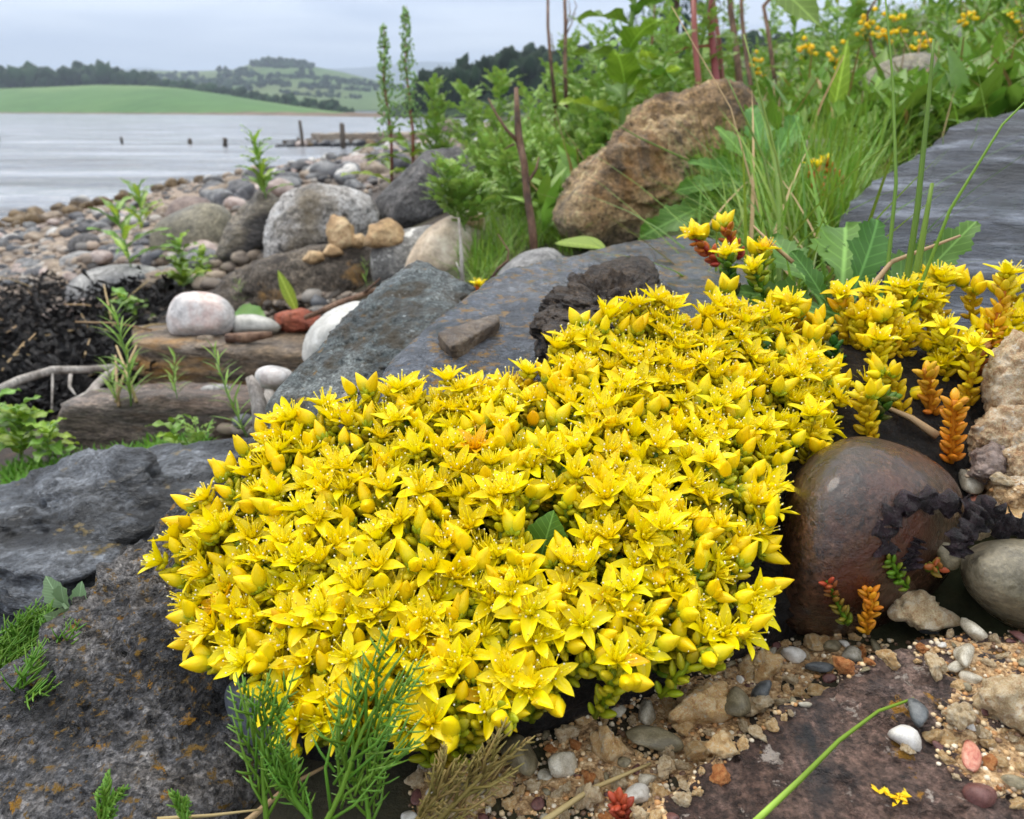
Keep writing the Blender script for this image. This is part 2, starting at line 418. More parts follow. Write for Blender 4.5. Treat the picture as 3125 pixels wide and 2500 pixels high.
# strand at the foot of the field
v = []; 
for px in np.linspace(-900, 1500, 160):
    D = np.interp(px, *zip(*shore_D)); a = prow(px, 336, D - 9); bq = prow(px, 336, D + 7)
    w = 0.5 * math.sin(px * 0.06) + 0.4 * math.sin(px * 0.017)
    v += [(a.x, a.y + w * 3, -0.15), (bq.x, bq.y, 0.7 + 0.15 * w), (bq.x * 1.02, bq.y + 6, 0.2)]
f = [[3 * i + k, 3 * i + 3 + k, 3 * i + 4 + k, 3 * i + 1 + k] for i in range(159) for k in (0, 1)]
struct(add('far_strand', mesh_data('far_strand', v, f, m_shorestrip)))
h_pine = hill('wooded_headland', [(1180, 330), (1290, 300), (1400, 268), (1520, 245), (1680, 228), (1900, 215), (2600, 190)],
     [(1180, 352), (1300, 354), (2600, 366)], [(1180, 150), (1500, 130), (2600, 120)], [(1180, 230), (2600, 240)], m_moor)

# ---- woods, hedges: masses of small rough crowns
m_wood = leafmat('far_broadleaf', S(42, 66, 34), S(26, 44, 26), rough=0.8, trans=0.0, var=0.35, spec=0.1)
m_pine = leafmat('far_pine', S(30, 50, 26), S(17, 32, 19), rough=0.85, trans=0.0, var=0.4, spec=0.1)
def crown_blob(mb, c, w, h, seed, n=3):
    """a crown as several rough clumps with ragged edges"""
    v, f = ico(2); rs = np.random.default_rng(int(seed * 100))
    for i in range(n):
        o = rs.normal(size=3) * (0.28, 0.28, 0.22); s = rs.uniform(0.5, 0.8)
        d = 1 + 0.55 * vnoise(v * 2.3 + seed * 3.1 + i * 7)[:, None] + 0.35 * vnoise(v * 5.1 + seed)[:, None]
        mb.add(v * d * s * (w / 2, w / 2, h / 2) + np.array(c) + o * (w, w, h) + (0, 0, h * 0.5), f)
def wood(name, spots, mat, n=3):
    mb = MB()
    for i, (x, y, z, w, h) in enumerate(spots): crown_blob(mb, (x, y, z - 0.2 * h), w, h, i * 1.37 + len(spots), n)
    o = stuff(add(name, mb.data(name, mat)))
    return o
def on(bv, px, D):
    r = ray(px, 336); x, y = r.x * D / r.y, D
    h = bv.ray_cast(Vector((x, y, 900)), Vector((0, 0, -1)))[0]
    return x, y, (h.z if h else 0.0)
rs = np.random.default_rng(5)
sp = []
for i in range(230):                                             # wood behind the field
    px = rs.uniform(-800, 480); D = np.interp(px, *zip(*shore_D)) + 190 + rs.uniform(4, 70)
    hh = (9.5 if px < 60 or px > 380 else 12) * rs.uniform(0.7, 1.15)
    x, y, z = on(h_field, px, D - 60 if D > 520 else D); sp.append((x, y, prow(px, np.interp(px, [-900, 0, 150, 300, 480], [264, 272, 270, 264, 268]), D).z, hh * 0.9, hh))
o = wood('far_wood', sp, m_wood); tag(o, 'dark broadleaf wood along the top of the green field hill', 'wood')
sp = []
for i in range(150):                                             # hedge running down the hill
    t = rs.uniform(0, 1) ** 0.9; px = 430 + t * 640; D = np.interp(px, *zip(*shore_D)) + np.interp(px, [430, 800, 1070], [205, 195, 140])
    py = np.interp(px, [430, 560, 680, 800, 900, 1000, 1080], [268, 274, 291, 310, 325, 338, 348])
    hh = np.interp(px, [430, 650, 1000, 1080], [6.5, 5.0, 4.2, 2.0]) * rs.uniform(0.7, 1.25)
    q = prow(px, py + 4, D); sp.append((q.x, q.y + rs.uniform(0, 7), q.z, hh * 1.1, hh))
o = wood('hedge', sp, m_wood, 2); tag(o, 'dark hedge running down the right side of the green field', 'hedge')
sp = []
for (x0, x1, y0, y1, n, hh) in ((300, 620, 232, 236, 60, 16), (560, 860, 248, 258, 75, 13), (700, 1100, 228, 250, 50, 13), (860, 1150, 262, 278, 80, 12),
                                (1040, 1240, 252, 275, 55, 14), (770, 950, 200, 206, 110, 22), (480, 700, 244, 252, 40, 14), (850, 1100, 284, 300, 45, 11), (350, 600, 250, 260, 60, 14)):
    for i in range(int(n * .8)):
        px = rs.uniform(x0, x1); t = (px - x0) / (x1 - x0); py = y0 + (y1 - y0) * t + rs.normal() * 2.0
        hit = h_slope.ray_cast(CAM, ray(px, py))[0]
        if hit: s = hh * 0.36 * rs.uniform(0.6, 1.2); sp.append((hit.x, hit.y, hit.z, s * 1.3, s))
o = wood('hillside_woods', sp, m_wood, 2); tag(o, 'dark strips of woodland across the far hill slopes', 'wood')
for i in range(34):                                              # single trees that stand apart on the slope
    px = rs.uniform(640, 1130); py = rs.uniform(226, 280)
    hit = h_slope.ray_cast(CAM, ray(px, py))[0]
    if not hit: continue
    mb = MB(); s = rs.uniform(5, 9); crown_blob(mb, (0, 0, 0), s, s, i * 2.1, 3)
    mb.tube([(0, 0, -1), (0, 0, s * 0.3)], 0.5, 5)
    tag(add('field_tree', mb.data('field_tree', m_wood), loc=hit), 'small dark tree standing apart on the far hill pasture', 'tree', 'single trees on the far hill')
sp = []
for i in range(420):                                             # pine wood on the headland
    px = 1270 + 1200 * rs.uniform(0, 1) ** 1.1; D = rs.uniform(150, 225)
    r = ray(px, 336); x, y = r.x * D / r.y, D
    h = h_pine.ray_cast(Vector((x, y, 900)), Vector((0, 0, -1)))[0]
    z = h.z if h else 0
    top = np.interp(px, [1270, 1300, 1330, 1390, 1420, 1450, 1500, 1560, 1620, 1700, 1900, 2500], [262, 235, 212, 190, 180, 184, 170, 155, 152, 144, 132, 100])
    hh = max(2.5, (prow(px, top, D).z - z)) * rs.uniform(0.82, 1.0)
    sp.append((x, y, z, min(7, hh * 0.75) * rs.uniform(0.7, 1.1), hh))
o = wood('pine_wood', sp, m_pine, 4); tag(o, 'dark pine wood covering the headland across the bay', 'wood')
# ================================================================== ROCK BUILDER
def hull_planes(q):
    bm = bmesh.new()
    for p in q: bm.verts.new(p)
    bmesh.ops.convex_hull(bm, input=bm.verts)
    bm.normal_update()
    seen = {}
    for f in bm.faces:
        n = f.normal; d = n.dot(f.verts[0].co)
        if d < 0: n, d = -n, -d
        seen[(round(n.x, 1), round(n.y, 1), round(n.z, 1))] = (n.x, n.y, n.z, max(d, 0.02))
    bm.free()
    a = np.array(list(seen.values()))
    return a[:, :3], a[:, 3]
def rock_verts(pts, sub=4, p=14, amp=0.06, freq=1.6, fine=0.02, seed=0, strata=None, sk=6.0, samp=0.03, flat=0.0, chips=0, cd=(0.8, 0.96), grain=None, micro=None, bias=0.0):
    pts = np.array([list(q) for q in pts]); lo, hi = pts.min(0), pts.max(0)
    c = (pts.mean(0) + (lo + hi) / 2) / 2; ext = (hi - lo) / 2 + 1e-9
    q = (pts - c) / ext; n, d = hull_planes(q)
    if chips:
        cr = np.random.default_rng(seed + 400); cn = cr.normal(size=(chips, 3)); cn /= np.linalg.norm(cn, axis=1)[:, None]
        n = np.concatenate([n, cn]); d = np.concatenate([d, (q @ cn.T).max(0) * cr.uniform(cd[0], cd[1], chips)])
    dirs, f = ico(sub)
    s = np.maximum(dirs @ n.T / d, 0); r = (s ** p).sum(1) ** (-1.0 / p)
    v = dirs * r[:, None]
    v = (v - (v.max(0) + v.min(0)) / 2) * ((q.max(0) - q.min(0)) / (v.max(0) - v.min(0))) + (q.max(0) + q.min(0)) / 2; w = v * ext
    L = float(np.prod(ext) ** (1 / 3)); nd = w / (np.linalg.norm(w, axis=1)[:, None] + 1e-12)
    u = w / L
    h = amp * fbm(u * freq + seed * 7.7, 4, seed) + fine * ridged(u * freq * 4 + seed, 3, seed + 50)
    if strata is not None:
        sd_ = np.array(strata) / np.linalg.norm(strata); t = u @ sd_
        h = h + samp * fbm(np.stack([t * sk, 0.35 * u[:, 0] + seed, 0.35 * u[:, 1]], -1), 3, seed + 9, 0.6)
    if flat: h = h + flat * np.round(vnoise(u * freq * 1.3 + seed * 3, seed + 4) * 2.5) / 2.5
    h = h + bias
    mc = micro if micro is not None else (0.010 if sub >= 6 else 0.006 if sub == 5 else 0.0)
    if mc and fine: h = h + mc * fbm(u * freq * 13, 3, seed + 70, 0.7) + mc * ridged(u * freq * 9, 2, seed + 71)
    if grain:                                     # rounded grains standing proud
        gr = np.random.default_rng(seed + 900); gc = gr.normal(size=(grain[0], 3)); gc /= np.linalg.norm(gc, axis=1)[:, None]
        th_ = 1.9 / math.sqrt(grain[0]); an = np.arccos(np.clip((dirs @ gc.T).max(1), -1, 1)) / th_
        h = h + grain[1] * np.sqrt(np.clip(1 - an * an, 0, 1))
    w = w + nd * (h * L)[:, None]
    return w + c, f
def rock(name, pts, mat, label, cat='rock', group=None, rest=True, parent=None, **kw):
    v, f = rock_verts(pts, **kw)
    base = Vector((v[:, 0].mean(), v[:, 1].mean(), v[:, 2].min()))
    me = mesh_data(name, v - np.array(base), f, mat)
    o = add(name, me, loc=base)
    if label: tag(o, label, cat, group)
    if rest: solid(v, f)
    return o
def opts(outline, d, thick, front=0.35, fs=0.6, bs=0.85):
    cx = sum(v[0] for v in outline) / len(outline); cy = sum(v[1] for v in outline) / len(outline); r = []
    for v in outline:
        px, py = v[:2]; dd = v[2] if len(v) > 2 else 0.0
        r += [P(px, py, d + dd), P(cx + (px - cx) * fs, cy + (py - cy) * fs, d + dd - front * thick), P(cx + (px - cx) * bs, cy + (py - cy) * bs, d + dd + thick)]
    return r
def rpx(name, outline, mat, label, base=None, d=None, thick=None, cat='stone', front=0.35, **kw):
    """a stone traced in the photograph; its distance is that of the ground where it stands"""
    if d is None: d = ground_hit(*(base or max(outline, key=lambda q: q[1])))
    w = (max(v[0] for v in outline) - min(v[0] for v in outline)) / F * d
    t = thick or w * 0.6
    return rock(name, opts(outline, d + t * front, t, front), mat, label, cat, **kw)
def ppts(lst): return [P(*q) for q in lst]

# ------------------------------------------------------------------ stone materials
ochre = S(172, 120, 28); pale = S(205, 205, 200)
m_wet = rmat('wet_grey_stone', [S(58, 61, 67), S(86, 90, 98), S(110, 112, 116)], 14, [(S(140, 106, 44), 130, 0.57, 0.65), (S(52, 46, 38), 40, 0.61, 0.71)], (0.16, 0.36), 0.8, 0.0035, 170, fine=0.5, crystal=50)
m_lichen = rmat('lichened_wet_rock', [S(62, 61, 62), S(98, 97, 99), S(126, 122, 120), S(84, 78, 72)], 22, [(S(142, 110, 48), 260, 0.60, 0.68), (S(172, 124, 34), 110, 0.665, 0.70), (S(36, 32, 28), 34, 0.60, 0.70), (S(185, 188, 180), 60, 0.75, 0.78)], (0.14, 0.42), 1.0, 0.005, 150, fine=0.8, crystal=30)
m_slate = rmat('blue_grey_slate', [S(26, 29, 36), S(44, 49, 60), S(68, 73, 86)], 9, [(S(138, 144, 158), 26, 0.55, 0.68), (S(26, 28, 34), 14, 0.56, 0.64)], (0.25, 0.55), 1.0, 0.010, 60, stretch=(0.35, 0.5, 3.2), rot=(0.15, 0.5, 0), fine=0.5, crystal=70)
m_dark = rmat('dark_split_rock', [S(26, 28, 31), S(74, 78, 84), S(118, 122, 128), S(44, 45, 47)], 13, [(S(130, 112, 70), 80, 0.66, 0.72), (S(192, 178, 170), 9, 0.76, 0.80)], (0.3, 0.6), 0.9, 0.006, 90, stretch=(0.7, 0.7, 1.8), fine=0.55, crystal=55)
m_pyr = rmat('speckled_green_grey_rock', [S(66, 75, 77), S(102, 111, 111), S(134, 139, 137)], 20, [(S(66, 58, 42), 45, 0.5, 0.62), (S(170, 176, 176), 140, 0.66, 0.72), (S(138, 108, 56), 110, 0.67, 0.72)], (0.35, 0.65), 0.9, 0.004, 160, fine=0.6, crystal=45)
m_white = rmat('white_mottled_granite', [S(136, 130, 122), S(186, 182, 178), S(222, 220, 218)], 9, [(S(84, 82, 80), 40, 0.6, 0.68), (S(128, 112, 82), 3.5, 0.55, 0.72)], (0.6, 0.85), 0.8, 0.015, 30, fine=0.6, crystal=30)
m_ochre = rmat('ochre_sandstone', [S(112, 90, 64), S(172, 138, 94), S(204, 172, 126), S(146, 126, 100)], 7, [(S(74, 60, 48), 10, 0.58, 0.68), (S(196, 184, 160), 12, 0.68, 0.78), (S(186, 132, 62), 6, 0.62, 0.76)], (0.5, 0.8), 1.0, 0.012, 45, fine=0.5, crystal=40)
m_slab = rmat('brown_flagstone', [S(92, 78, 60), S(128, 108, 84), S(112, 100, 88), S(146, 124, 96)], 8, [(S(170, 122, 54), 8, 0.62, 0.74), (S(72, 62, 54), 16, 0.6, 0.7)], (0.45, 0.75), 0.9, 0.01, 50, stretch=(0.6, 0.6, 2.6), fine=0.5, crystal=40)
m_slab2 = rmat('red_brown_flagstone', [S(84, 68, 58), S(118, 98, 84), S(102, 92, 84), S(140, 124, 112)], 10, [(S(160, 116, 60), 18, 0.66, 0.74), (S(60, 50, 44), 16, 0.6, 0.7)], (0.45, 0.75), 0.9, 0.008, 60, stretch=(0.6, 0.6, 2.6), fine=0.5, crystal=40)
m_brown = rmat('brown_wet_pebble', [S(44, 28, 20), S(70, 47, 33), S(98, 70, 50)], 16, [(S(150, 116, 84), 30, 0.7, 0.8), (S(78, 40, 26), 12, 0.58, 0.7)], (0.14, 0.36), 0.5, 0.0016, 140, fine=0.6, coat=0.35, crystal=40)
m_purp = rmat('purple_brown_rock', [S(78, 58, 50), S(118, 94, 83), S(100, 82, 76), S(146, 122, 110)], 18, [(S(196, 182, 170), 120, 0.64, 0.69), (S(176, 126, 36), 60, 0.66, 0.70), (S(52, 52, 54), 22, 0.6, 0.7), (S(190, 170, 156), 14, 0.72, 0.8)], (0.5, 0.8), 1.0, 0.005, 110, stretch=(1, 1, 1.6), fine=0.6, crystal=36)
m_grey = rmat('grey_beach_stone', [S(104, 104, 104), S(140, 138, 136), S(168, 166, 162)], 9, [(S(190, 188, 184), 20, 0.66, 0.78)], (0.6, 0.85), 0.5, 0.006, 40, fine=0.4, crystal=35)
m_greyd = rmat('dark_grey_boulder', [S(60, 58, 58), S(82, 80, 80), S(104, 100, 98)], 5, [(S(124, 120, 116), 14, 0.64, 0.76)], (0.5, 0.8), 0.8, 0.012, 24, fine=0.5, crystal=40)
m_olive = rmat('olive_brown_boulder', [S(92, 88, 74), S(116, 110, 92), S(134, 126, 104)], 5, [(S(76, 72, 62), 9, 0.58, 0.72)], (0.5, 0.75), 0.5, 0.008, 30, fine=0.4, crystal=40)
m_blackrock = rmat('blackish_split_boulder', [S(44, 40, 38), S(88, 82, 74), S(122, 112, 96), S(60, 56, 54)], 4, [(S(176, 122, 58), 9, 0.72, 0.76)], (0.5, 0.75), 0.8, 0.015, 24, stretch=(0.6, 0.6, 1.6), fine=0.5, crystal=30)
m_pinkw = rmat('pink_white_pebble', [S(150, 148, 148), S(192, 188, 186), S(205, 186, 178), S(178, 146, 138)], 9, [(S(122, 122, 124), 22, 0.62, 0.74)], (0.5, 0.75), 0.25, 0.003, 60, fine=0.3, contrast=(0.35, 0.65))
m_whitep = rmat('white_pebble', [S(160, 158, 150), S(186, 184, 178), S(200, 198, 192)], 12, [(S(176, 170, 156), 30, 0.66, 0.78)], (0.45, 0.7), 0.2, 0.002, 60, fine=0.2)
m_brick = rmat('red_brick', [S(128, 62, 42), S(160, 84, 60), S(176, 104, 78)], 30, [(S(90, 46, 34), 60, 0.6, 0.7)], (0.6, 0.85), 0.8, 0.004, 120, fine=0.4)
m_tan = rmat('tan_sandstone_lump', [S(162, 130, 92), S(190, 158, 116), S(206, 178, 138)], 16, [(S(140, 104, 64), 30, 0.62, 0.74)], (0.7, 0.9), 0.8, 0.006, 70, fine=0.35)
m_beige = rmat('beige_smooth_stone', [S(150, 130, 108), S(184, 166, 142), S(204, 190, 170)], 8, [(S(120, 96, 66), 6, 0.62, 0.75)], (0.5, 0.75), 0.3, 0.005, 30, fine=0.3)
m_sandy = rmat('gritty_sandy_ledge', [S(92, 82, 72), S(126, 114, 100), S(146, 132, 114)], 10, [(S(196, 152, 92), 7, 0.585, 0.66), (S(70, 62, 56), 30, 0.62, 0.72), (S(186, 180, 170), 70, 0.68, 0.74)], (0.7, 0.9), 1.0, 0.012, 60, fine=0.6, crystal=30)
m_mott = rmat('lichen_mottled_stone', [S(98, 96, 92), S(128, 126, 122), S(150, 148, 142)], 12, [(S(214, 212, 206), 22, 0.60, 0.66), (S(78, 76, 72), 30, 0.62, 0.7)], (0.6, 0.8), 0.6, 0.006, 50, fine=0.5, crystal=30)
m_mauve = rmat('mauve_brown_stone', [S(104, 88, 82), S(128, 112, 104), S(146, 128, 118)], 12, [], (0.6, 0.8), 0.5, 0.005, 50, fine=0.35, crystal=30)
m_soil = rmat('dark_peaty_soil', [S(18, 14, 11), S(34, 26, 20), S(58, 46, 36)], 60, [(S(92, 78, 62), 260, 0.68, 0.74)], (0.55, 0.9), 1.0, 0.006, 260, fine=0.6)
m_steel = rmat('smooth_blue_grey_stone', [S(72, 76, 84), S(96, 100, 110), S(112, 114, 120)], 20, [], (0.3, 0.5), 0.3, 0.002, 120, fine=0.3)
m_olpeb = rmat('olive_wet_pebble', [S(84, 78, 62), S(112, 104, 84), S(128, 120, 102)], 20, [(S(170, 166, 156), 55, 0.7, 0.76), (S(72, 66, 54), 28, 0.6, 0.7)], (0.25, 0.45), 0.4, 0.002, 90, fine=0.35)

# ------------------------------------------------------------------ boulders that make up the foreground
rock('wet_boulder', ppts([(1150, 1180, .345), (1190, 1110, .36), (1260, 1035, .39), (1370, 945, .43), (1520, 860, .49), (1720, 785, .56), (1950, 738, .62), (2150, 726, .66), (2320, 790, .62),
     (1200, 1260, .34), (1500, 1260, .335), (1900, 1200, .345), (2250, 1080, .38), (1250, 1500, .38), (1800, 1450, .38), (2300, 1300, .42), (2000, 1000, .8), (1500, 1100, .62)]),
     m_wet, 'large smooth wet grey boulder with ochre lichen behind the yellow flowers', 'boulder', sub=6, p=20, amp=0.05, fine=0.022, freq=2.2, seed=3)
rock('lichened_boulder', ppts([(800, 1325, .37), (700, 1400, .352), (620, 1490, .338), (520, 1625, .322), (380, 1800, .30), (210, 1950, .283), (60, 2100, .268), (-200, 2290, .255),
     (-250, 2700, .22), (200, 2750, .212), (600, 2700, .222), (800, 2480, .245), (880, 2200, .262), (1000, 1800, .30), (1000, 1450, .35),
     (300, 2100, .262), (500, 2250, .25), (900, 1400, .45), (300, 1950, .36), (-200, 2500, .32), (800, 2600, .33)]),
     m_lichen, 'big dark wet foreground boulder flecked with orange lichen, left of the yellow flowers', 'boulder', sub=6, p=24, amp=0.07, fine=0.05, freq=3.2, seed=11, strata=(0.5, 0.3, 0.8), sk=12, samp=0.04, chips=5, cd=(.88, .97), bias=-.085)
rock('split_rock', ppts([(-260, 1560, .50), (0, 1500, .50), (250, 1422, .51), (520, 1368, .53), (800, 1335, .55), (-260, 1760, .40), (0, 1765, .385), (170, 1800, .378), (330, 1745, .395), (480, 1670, .415), (650, 1500, .44),
     (-200, 1980, .45), (200, 1980, .45), (500, 1800, .47), (800, 1500, .6)]),
     m_dark, 'flat-topped dark grey split rock with a dark undercut beside the green moss', 'rock', sub=6, p=30, amp=0.07, fine=0.035, freq=2.2, seed=21, strata=(0.1, 0.25, 1.0), sk=9, samp=0.22, flat=0.12, chips=9, cd=(.82, .96))
rock('speckled_rock', ppts([(1262, 812, .53), (1300, 835, .52), (1450, 905, .52), (1400, 1010, .47), (1160, 870, .52), (1085, 945, .49), (1000, 1065, .47), (900, 1150, .45), (838, 1225, .44), (850, 1300, .43),
     (1150, 1320, .42), (1350, 1150, .43), (1000, 1400, .45), (1300, 1350, .48), (1250, 900, .66), (900, 1250, .56), (1450, 1000, .64)]),
     m_pyr, 'pointed green-grey speckled rock leaning beside the smooth wet boulder', 'rock', sub=6, p=34, amp=0.06, fine=0.03, freq=2.4, seed=5, flat=0.04, chips=6, cd=(.88, .98))
rock('slate_slab', ppts([(2585, 665, .56), (2700, 540, .63), (2880, 435, .72), (3125, 340, .84), (3500, 250, .98), (3900, 260, 1.0), (2635, 800, .47), (2700, 960, .425), (2900, 1060, .39), (3300, 1120, .37), (3900, 1100, .42),
     (2760, 1150, .46), (3200, 1300, .45), (2800, 800, .80), (3500, 700, 1.2), (3900, 800, 1.1)]),
     m_slate, 'smooth sloping blue-grey slate slab with wavy grain', 'slab', sub=6, p=24, amp=0.025, fine=0.012, freq=2, seed=8, strata=(0.1, -0.4, 1.0), sk=30, samp=0.05)
rock('ochre_boulder', opts([(1695, 690), (1700, 610), (1745, 555), (1850, 470, .03), (1925, 375, .05), (1975, 325, .06), (2040, 300, .07), (2150, 284, .08), (2230, 276, .10), (2300, 330, .12), (2330, 450, .1), (2260, 640, .06), (2150, 740, .05), (1950, 775, .03), (1800, 765, 0), (1710, 740, 0)], 1.08, 0.20, 0.2, 0.7),
     m_ochre, 'rugged ochre and brown sandstone boulder leaning on the grassy bank', 'boulder', sub=6, p=26, amp=0.12, fine=0.06, freq=2.0, seed=14, flat=0.10, chips=6, cd=(.85, .97))
rock('wet_pebble', opts([(2352, 1720), (2370, 1600), (2410, 1480), (2490, 1385), (2600, 1332), (2690, 1338), (2830, 1400), (2930, 1500), (2945, 1600), (2900, 1750), (2780, 1880), (2620, 1960), (2450, 1960), (2345, 1860)], .285, .055, 0.45, 0.6),
     m_brown, 'large glossy wet brown pebble beside the yellow flowers', 'pebble', sub=5, p=9, amp=0.03, fine=0.0, freq=1.2, seed=2)
rock('mottled_rock', ppts([(1900, 2560, .208), (2000, 2450, .214), (2200, 2290, .226), (2480, 2105, .24), (2700, 1985, .252), (2850, 1945, .256), (3250, 1925, .256), (3500, 2100, .25), (2100, 2650, .198), (2700, 2700, .192), (3300, 2700, .19), (3600, 2500, .2),
     (2000, 2800, .24), (3300, 2800, .24), (2700, 2200, .30), (3500, 2200, .30)]),
     m_purp, 'purple-brown foreground rock spotted with white and orange lichen under the grit', 'rock', sub=6, p=26, amp=0.06, fine=0.04, freq=3.2, seed=31, flat=0.03, strata=(.3, .5, 1), sk=14, samp=.04)
rock('olive_pebble', opts([(2925, 1720), (2960, 1665), (3060, 1640), (3200, 1650), (3300, 1780), (3280, 1930), (3160, 1940), (3060, 1900), (2960, 1820)], .265, .035, 0.4),
     m_olpeb, 'smooth olive-brown wet pebble half covered by black seaweed', 'pebble', sub=5, p=9, amp=0.03, fine=0.0, seed=6)
rock('blue_pebble', opts([(690, 2150), (700, 2090), (760, 2060), (860, 2080), (930, 2180), (930, 2300), (860, 2330), (780, 2300), (720, 2230)], .255, .035, 0.3),
     m_steel, 'smooth blue-grey pebble wedged under the yellow flowers at the lichened boulder', 'pebble', sub=5, p=8, amp=0.02, fine=0.0, seed=7)

# ------------------------------------------------------------------ stones on the upper beach
rock('flagstone_ledge', ppts([(435, 1000, 1.16), (700, 985, 1.2), (1000, 1000, 1.15), (430, 1045, 1.03), (600, 1072, 1.0), (950, 1085, .98), (425, 1230, 1.04), (950, 1240, 1.0), (460, 1150, 1.35), (1000, 1150, 1.35)]),
     m_slab, 'flat brown flagstone ledge under the pink and white pebble', 'slab', sub=5, p=26, amp=0.03, fine=0.02, freq=2, seed=41, strata=(0, 0.1, 1), sk=8, samp=0.07)
rock('flagstone_step', ppts([(330, 1195, .85), (600, 1178, .88), (800, 1185, .85), (178, 1300, .76), (240, 1235, .75), (500, 1213, .73), (780, 1235, .73), (180, 1430, .77), (790, 1450, .74), (250, 1350, .98), (800, 1350, .98)]),
     m_slab2, 'long reddish-brown flagstone below the ledge, behind the green moss', 'slab', sub=5, p=24, amp=0.05, fine=0.03, freq=2, seed=42, strata=(0, 0.15, 1), sk=7, samp=0.08)
UB = dict(sub=5)
rpx('white_boulder', [(800, 820), (803, 720), (828, 650), (880, 590), (960, 560), (1040, 578), (1120, 605), (1150, 660), (1140, 740), (1060, 800), (900, 830)], m_white, 'large white mottled granite boulder on the beach', (900, 815), cat='boulder', sub=5, p=24, amp=0.07, fine=0.05, seed=51, flat=.04, chips=7)
rpx('dark_boulder', [(1128, 660), (1160, 590), (1255, 520), (1285, 470), (1400, 452), (1450, 500), (1500, 560), (1480, 700), (1300, 725), (1150, 715)], m_greyd, 'dark grey angular boulder behind the tan sandstone lumps', (1200, 715), cat='boulder', sub=5, p=30, amp=0.07, fine=0.03, seed=52, flat=.04, chips=5)
rpx('split_boulder', [(650, 810), (700, 690), (730, 640), (795, 583), (855, 608), (815, 690), (808, 800), (740, 838)], m_blackrock, 'upright blackish split rock leaning against the white granite boulder', (740, 830), d=None, cat='boulder', sub=5, p=34, amp=0.08, fine=0.04, seed=53, flat=.06, chips=5)
rpx('olive_boulder', [(455, 760), (470, 690), (530, 650), (610, 620), (680, 630), (715, 680), (700, 780), (600, 815), (500, 810)], m_olive, 'rounded olive-brown boulder left of the blackish split rock', (560, 812), cat='boulder', sub=4, p=8, amp=0.03, fine=0.0, seed=54)
rpx('pinkish_boulder', [(500, 680), (520, 620), (560, 600), (630, 608), (660, 650), (640, 700)], m_mauve, 'pinkish-grey boulder behind the rounded olive boulder', (560, 690), cat='boulder', sub=4, p=10, amp=0.04, fine=0.0, seed=55)
rpx('sandy_ledge', [(660, 900), (700, 850), (800, 800), (900, 770), (1100, 745), (1180, 800), (1150, 900), (1000, 980), (850, 985), (700, 960)], m_sandy, 'gritty crumbling ledge of sandy rock below the white granite boulder', (800, 960), cat='rock', thick=0.35, front=0.1, sub=5, p=14, amp=0.10, fine=0.06, freq=2.6, seed=56)
rpx('mottled_stone', [(1128, 800), (1145, 740), (1220, 705), (1330, 690), (1400, 700), (1380, 800), (1280, 870), (1150, 880)], m_mott, 'grey stone mottled with white lichen beside the beige stone', (1180, 880), cat='stone', sub=4, p=10, amp=0.04, fine=0.02, seed=57)
rpx('beige_stone', [(1228, 850), (1240, 780), (1300, 700), (1380, 655), (1460, 645), (1480, 700), (1440, 830), (1330, 870)], m_beige, 'smooth beige stone with a pale vein behind the pointed speckled rock', (1300, 868), cat='stone', sub=4, p=10, amp=0.04, fine=0.0, seed=58)
rpx('pale_long_stone', [(198, 905), (215, 860), (290, 820), (400, 808), (490, 825), (530, 870), (520, 920), (350, 935), (220, 935)], m_grey, 'long pale grey stone lying beyond the black seaweed', (350, 930), sub=4, p=12, amp=0.05, fine=0.02, seed=59)
rpx('slaty_stone', [(168, 820), (190, 785), (240, 768), (320, 775), (345, 800), (320, 835), (220, 838)], m_grey, 'slaty blue-grey beach stone beyond the long pale stone', (240, 834), sub=4, p=16, amp=0.05, fine=0.02, seed=60)
rpx('round_grey_stone', [(203, 775), (215, 730), (260, 712), (300, 722), (310, 765), (260, 785)], m_greyd, 'round dark blue-grey beach stone beyond the slaty stone', (255, 782), sub=4, p=8, amp=0.03, fine=0.0, seed=61)
rpx('mauve_flat_stone', [(125, 965), (180, 930), (280, 910), (345, 925), (340, 985), (230, 1005), (150, 1000)], m_mauve, 'flat mauve-brown stone half buried in the black seaweed', (240, 1000), sub=4, p=16, amp=0.04, fine=0.02, seed=62)
rpx('buried_flat_stone', [(-60, 1090), (-20, 1030), (60, 1012), (105, 1035), (80, 1085), (0, 1110)], m_slab2, 'flat brown stone half buried at the edge of the black seaweed', (30, 1090), sub=4, p=14, amp=0.05, fine=0.02, seed=63)
d_led = 1.07
rpx('pink_white_pebble', [(505, 960), (520, 920), (560, 895), (620, 890), (680, 910), (715, 950), (712, 1000), (680, 1025), (600, 1030), (530, 1020)], m_pinkw, 'rounded pink and white pebble sitting on the flagstone ledge', d=1.045, cat='pebble', thick=0.06, sub=5, p=14, amp=0.05, fine=0.01, seed=64, chips=6, cd=(.84, .95))
rpx('white_flat_pebble', [(700, 995), (715, 970), (760, 960), (820, 975), (855, 1000), (840, 1018), (760, 1022), (715, 1018)], m_whitep, 'flat white pebble beside the red brick fragment', d=1.06, cat='pebble', thick=0.05, sub=4, p=14, amp=0.06, fine=0.01, seed=65, chips=5)
rpx('brick_fragment', [(842, 965), (860, 948), (930, 945), (985, 970), (975, 1000), (900, 1012), (850, 1005)], m_brick, 'broken red brick fragment on the flagstone ledge', d=1.08, cat='brick', thick=0.05, sub=5, p=40, amp=0.14, fine=0.06, seed=66, chips=9, flat=.08, cd=(.7,.92))
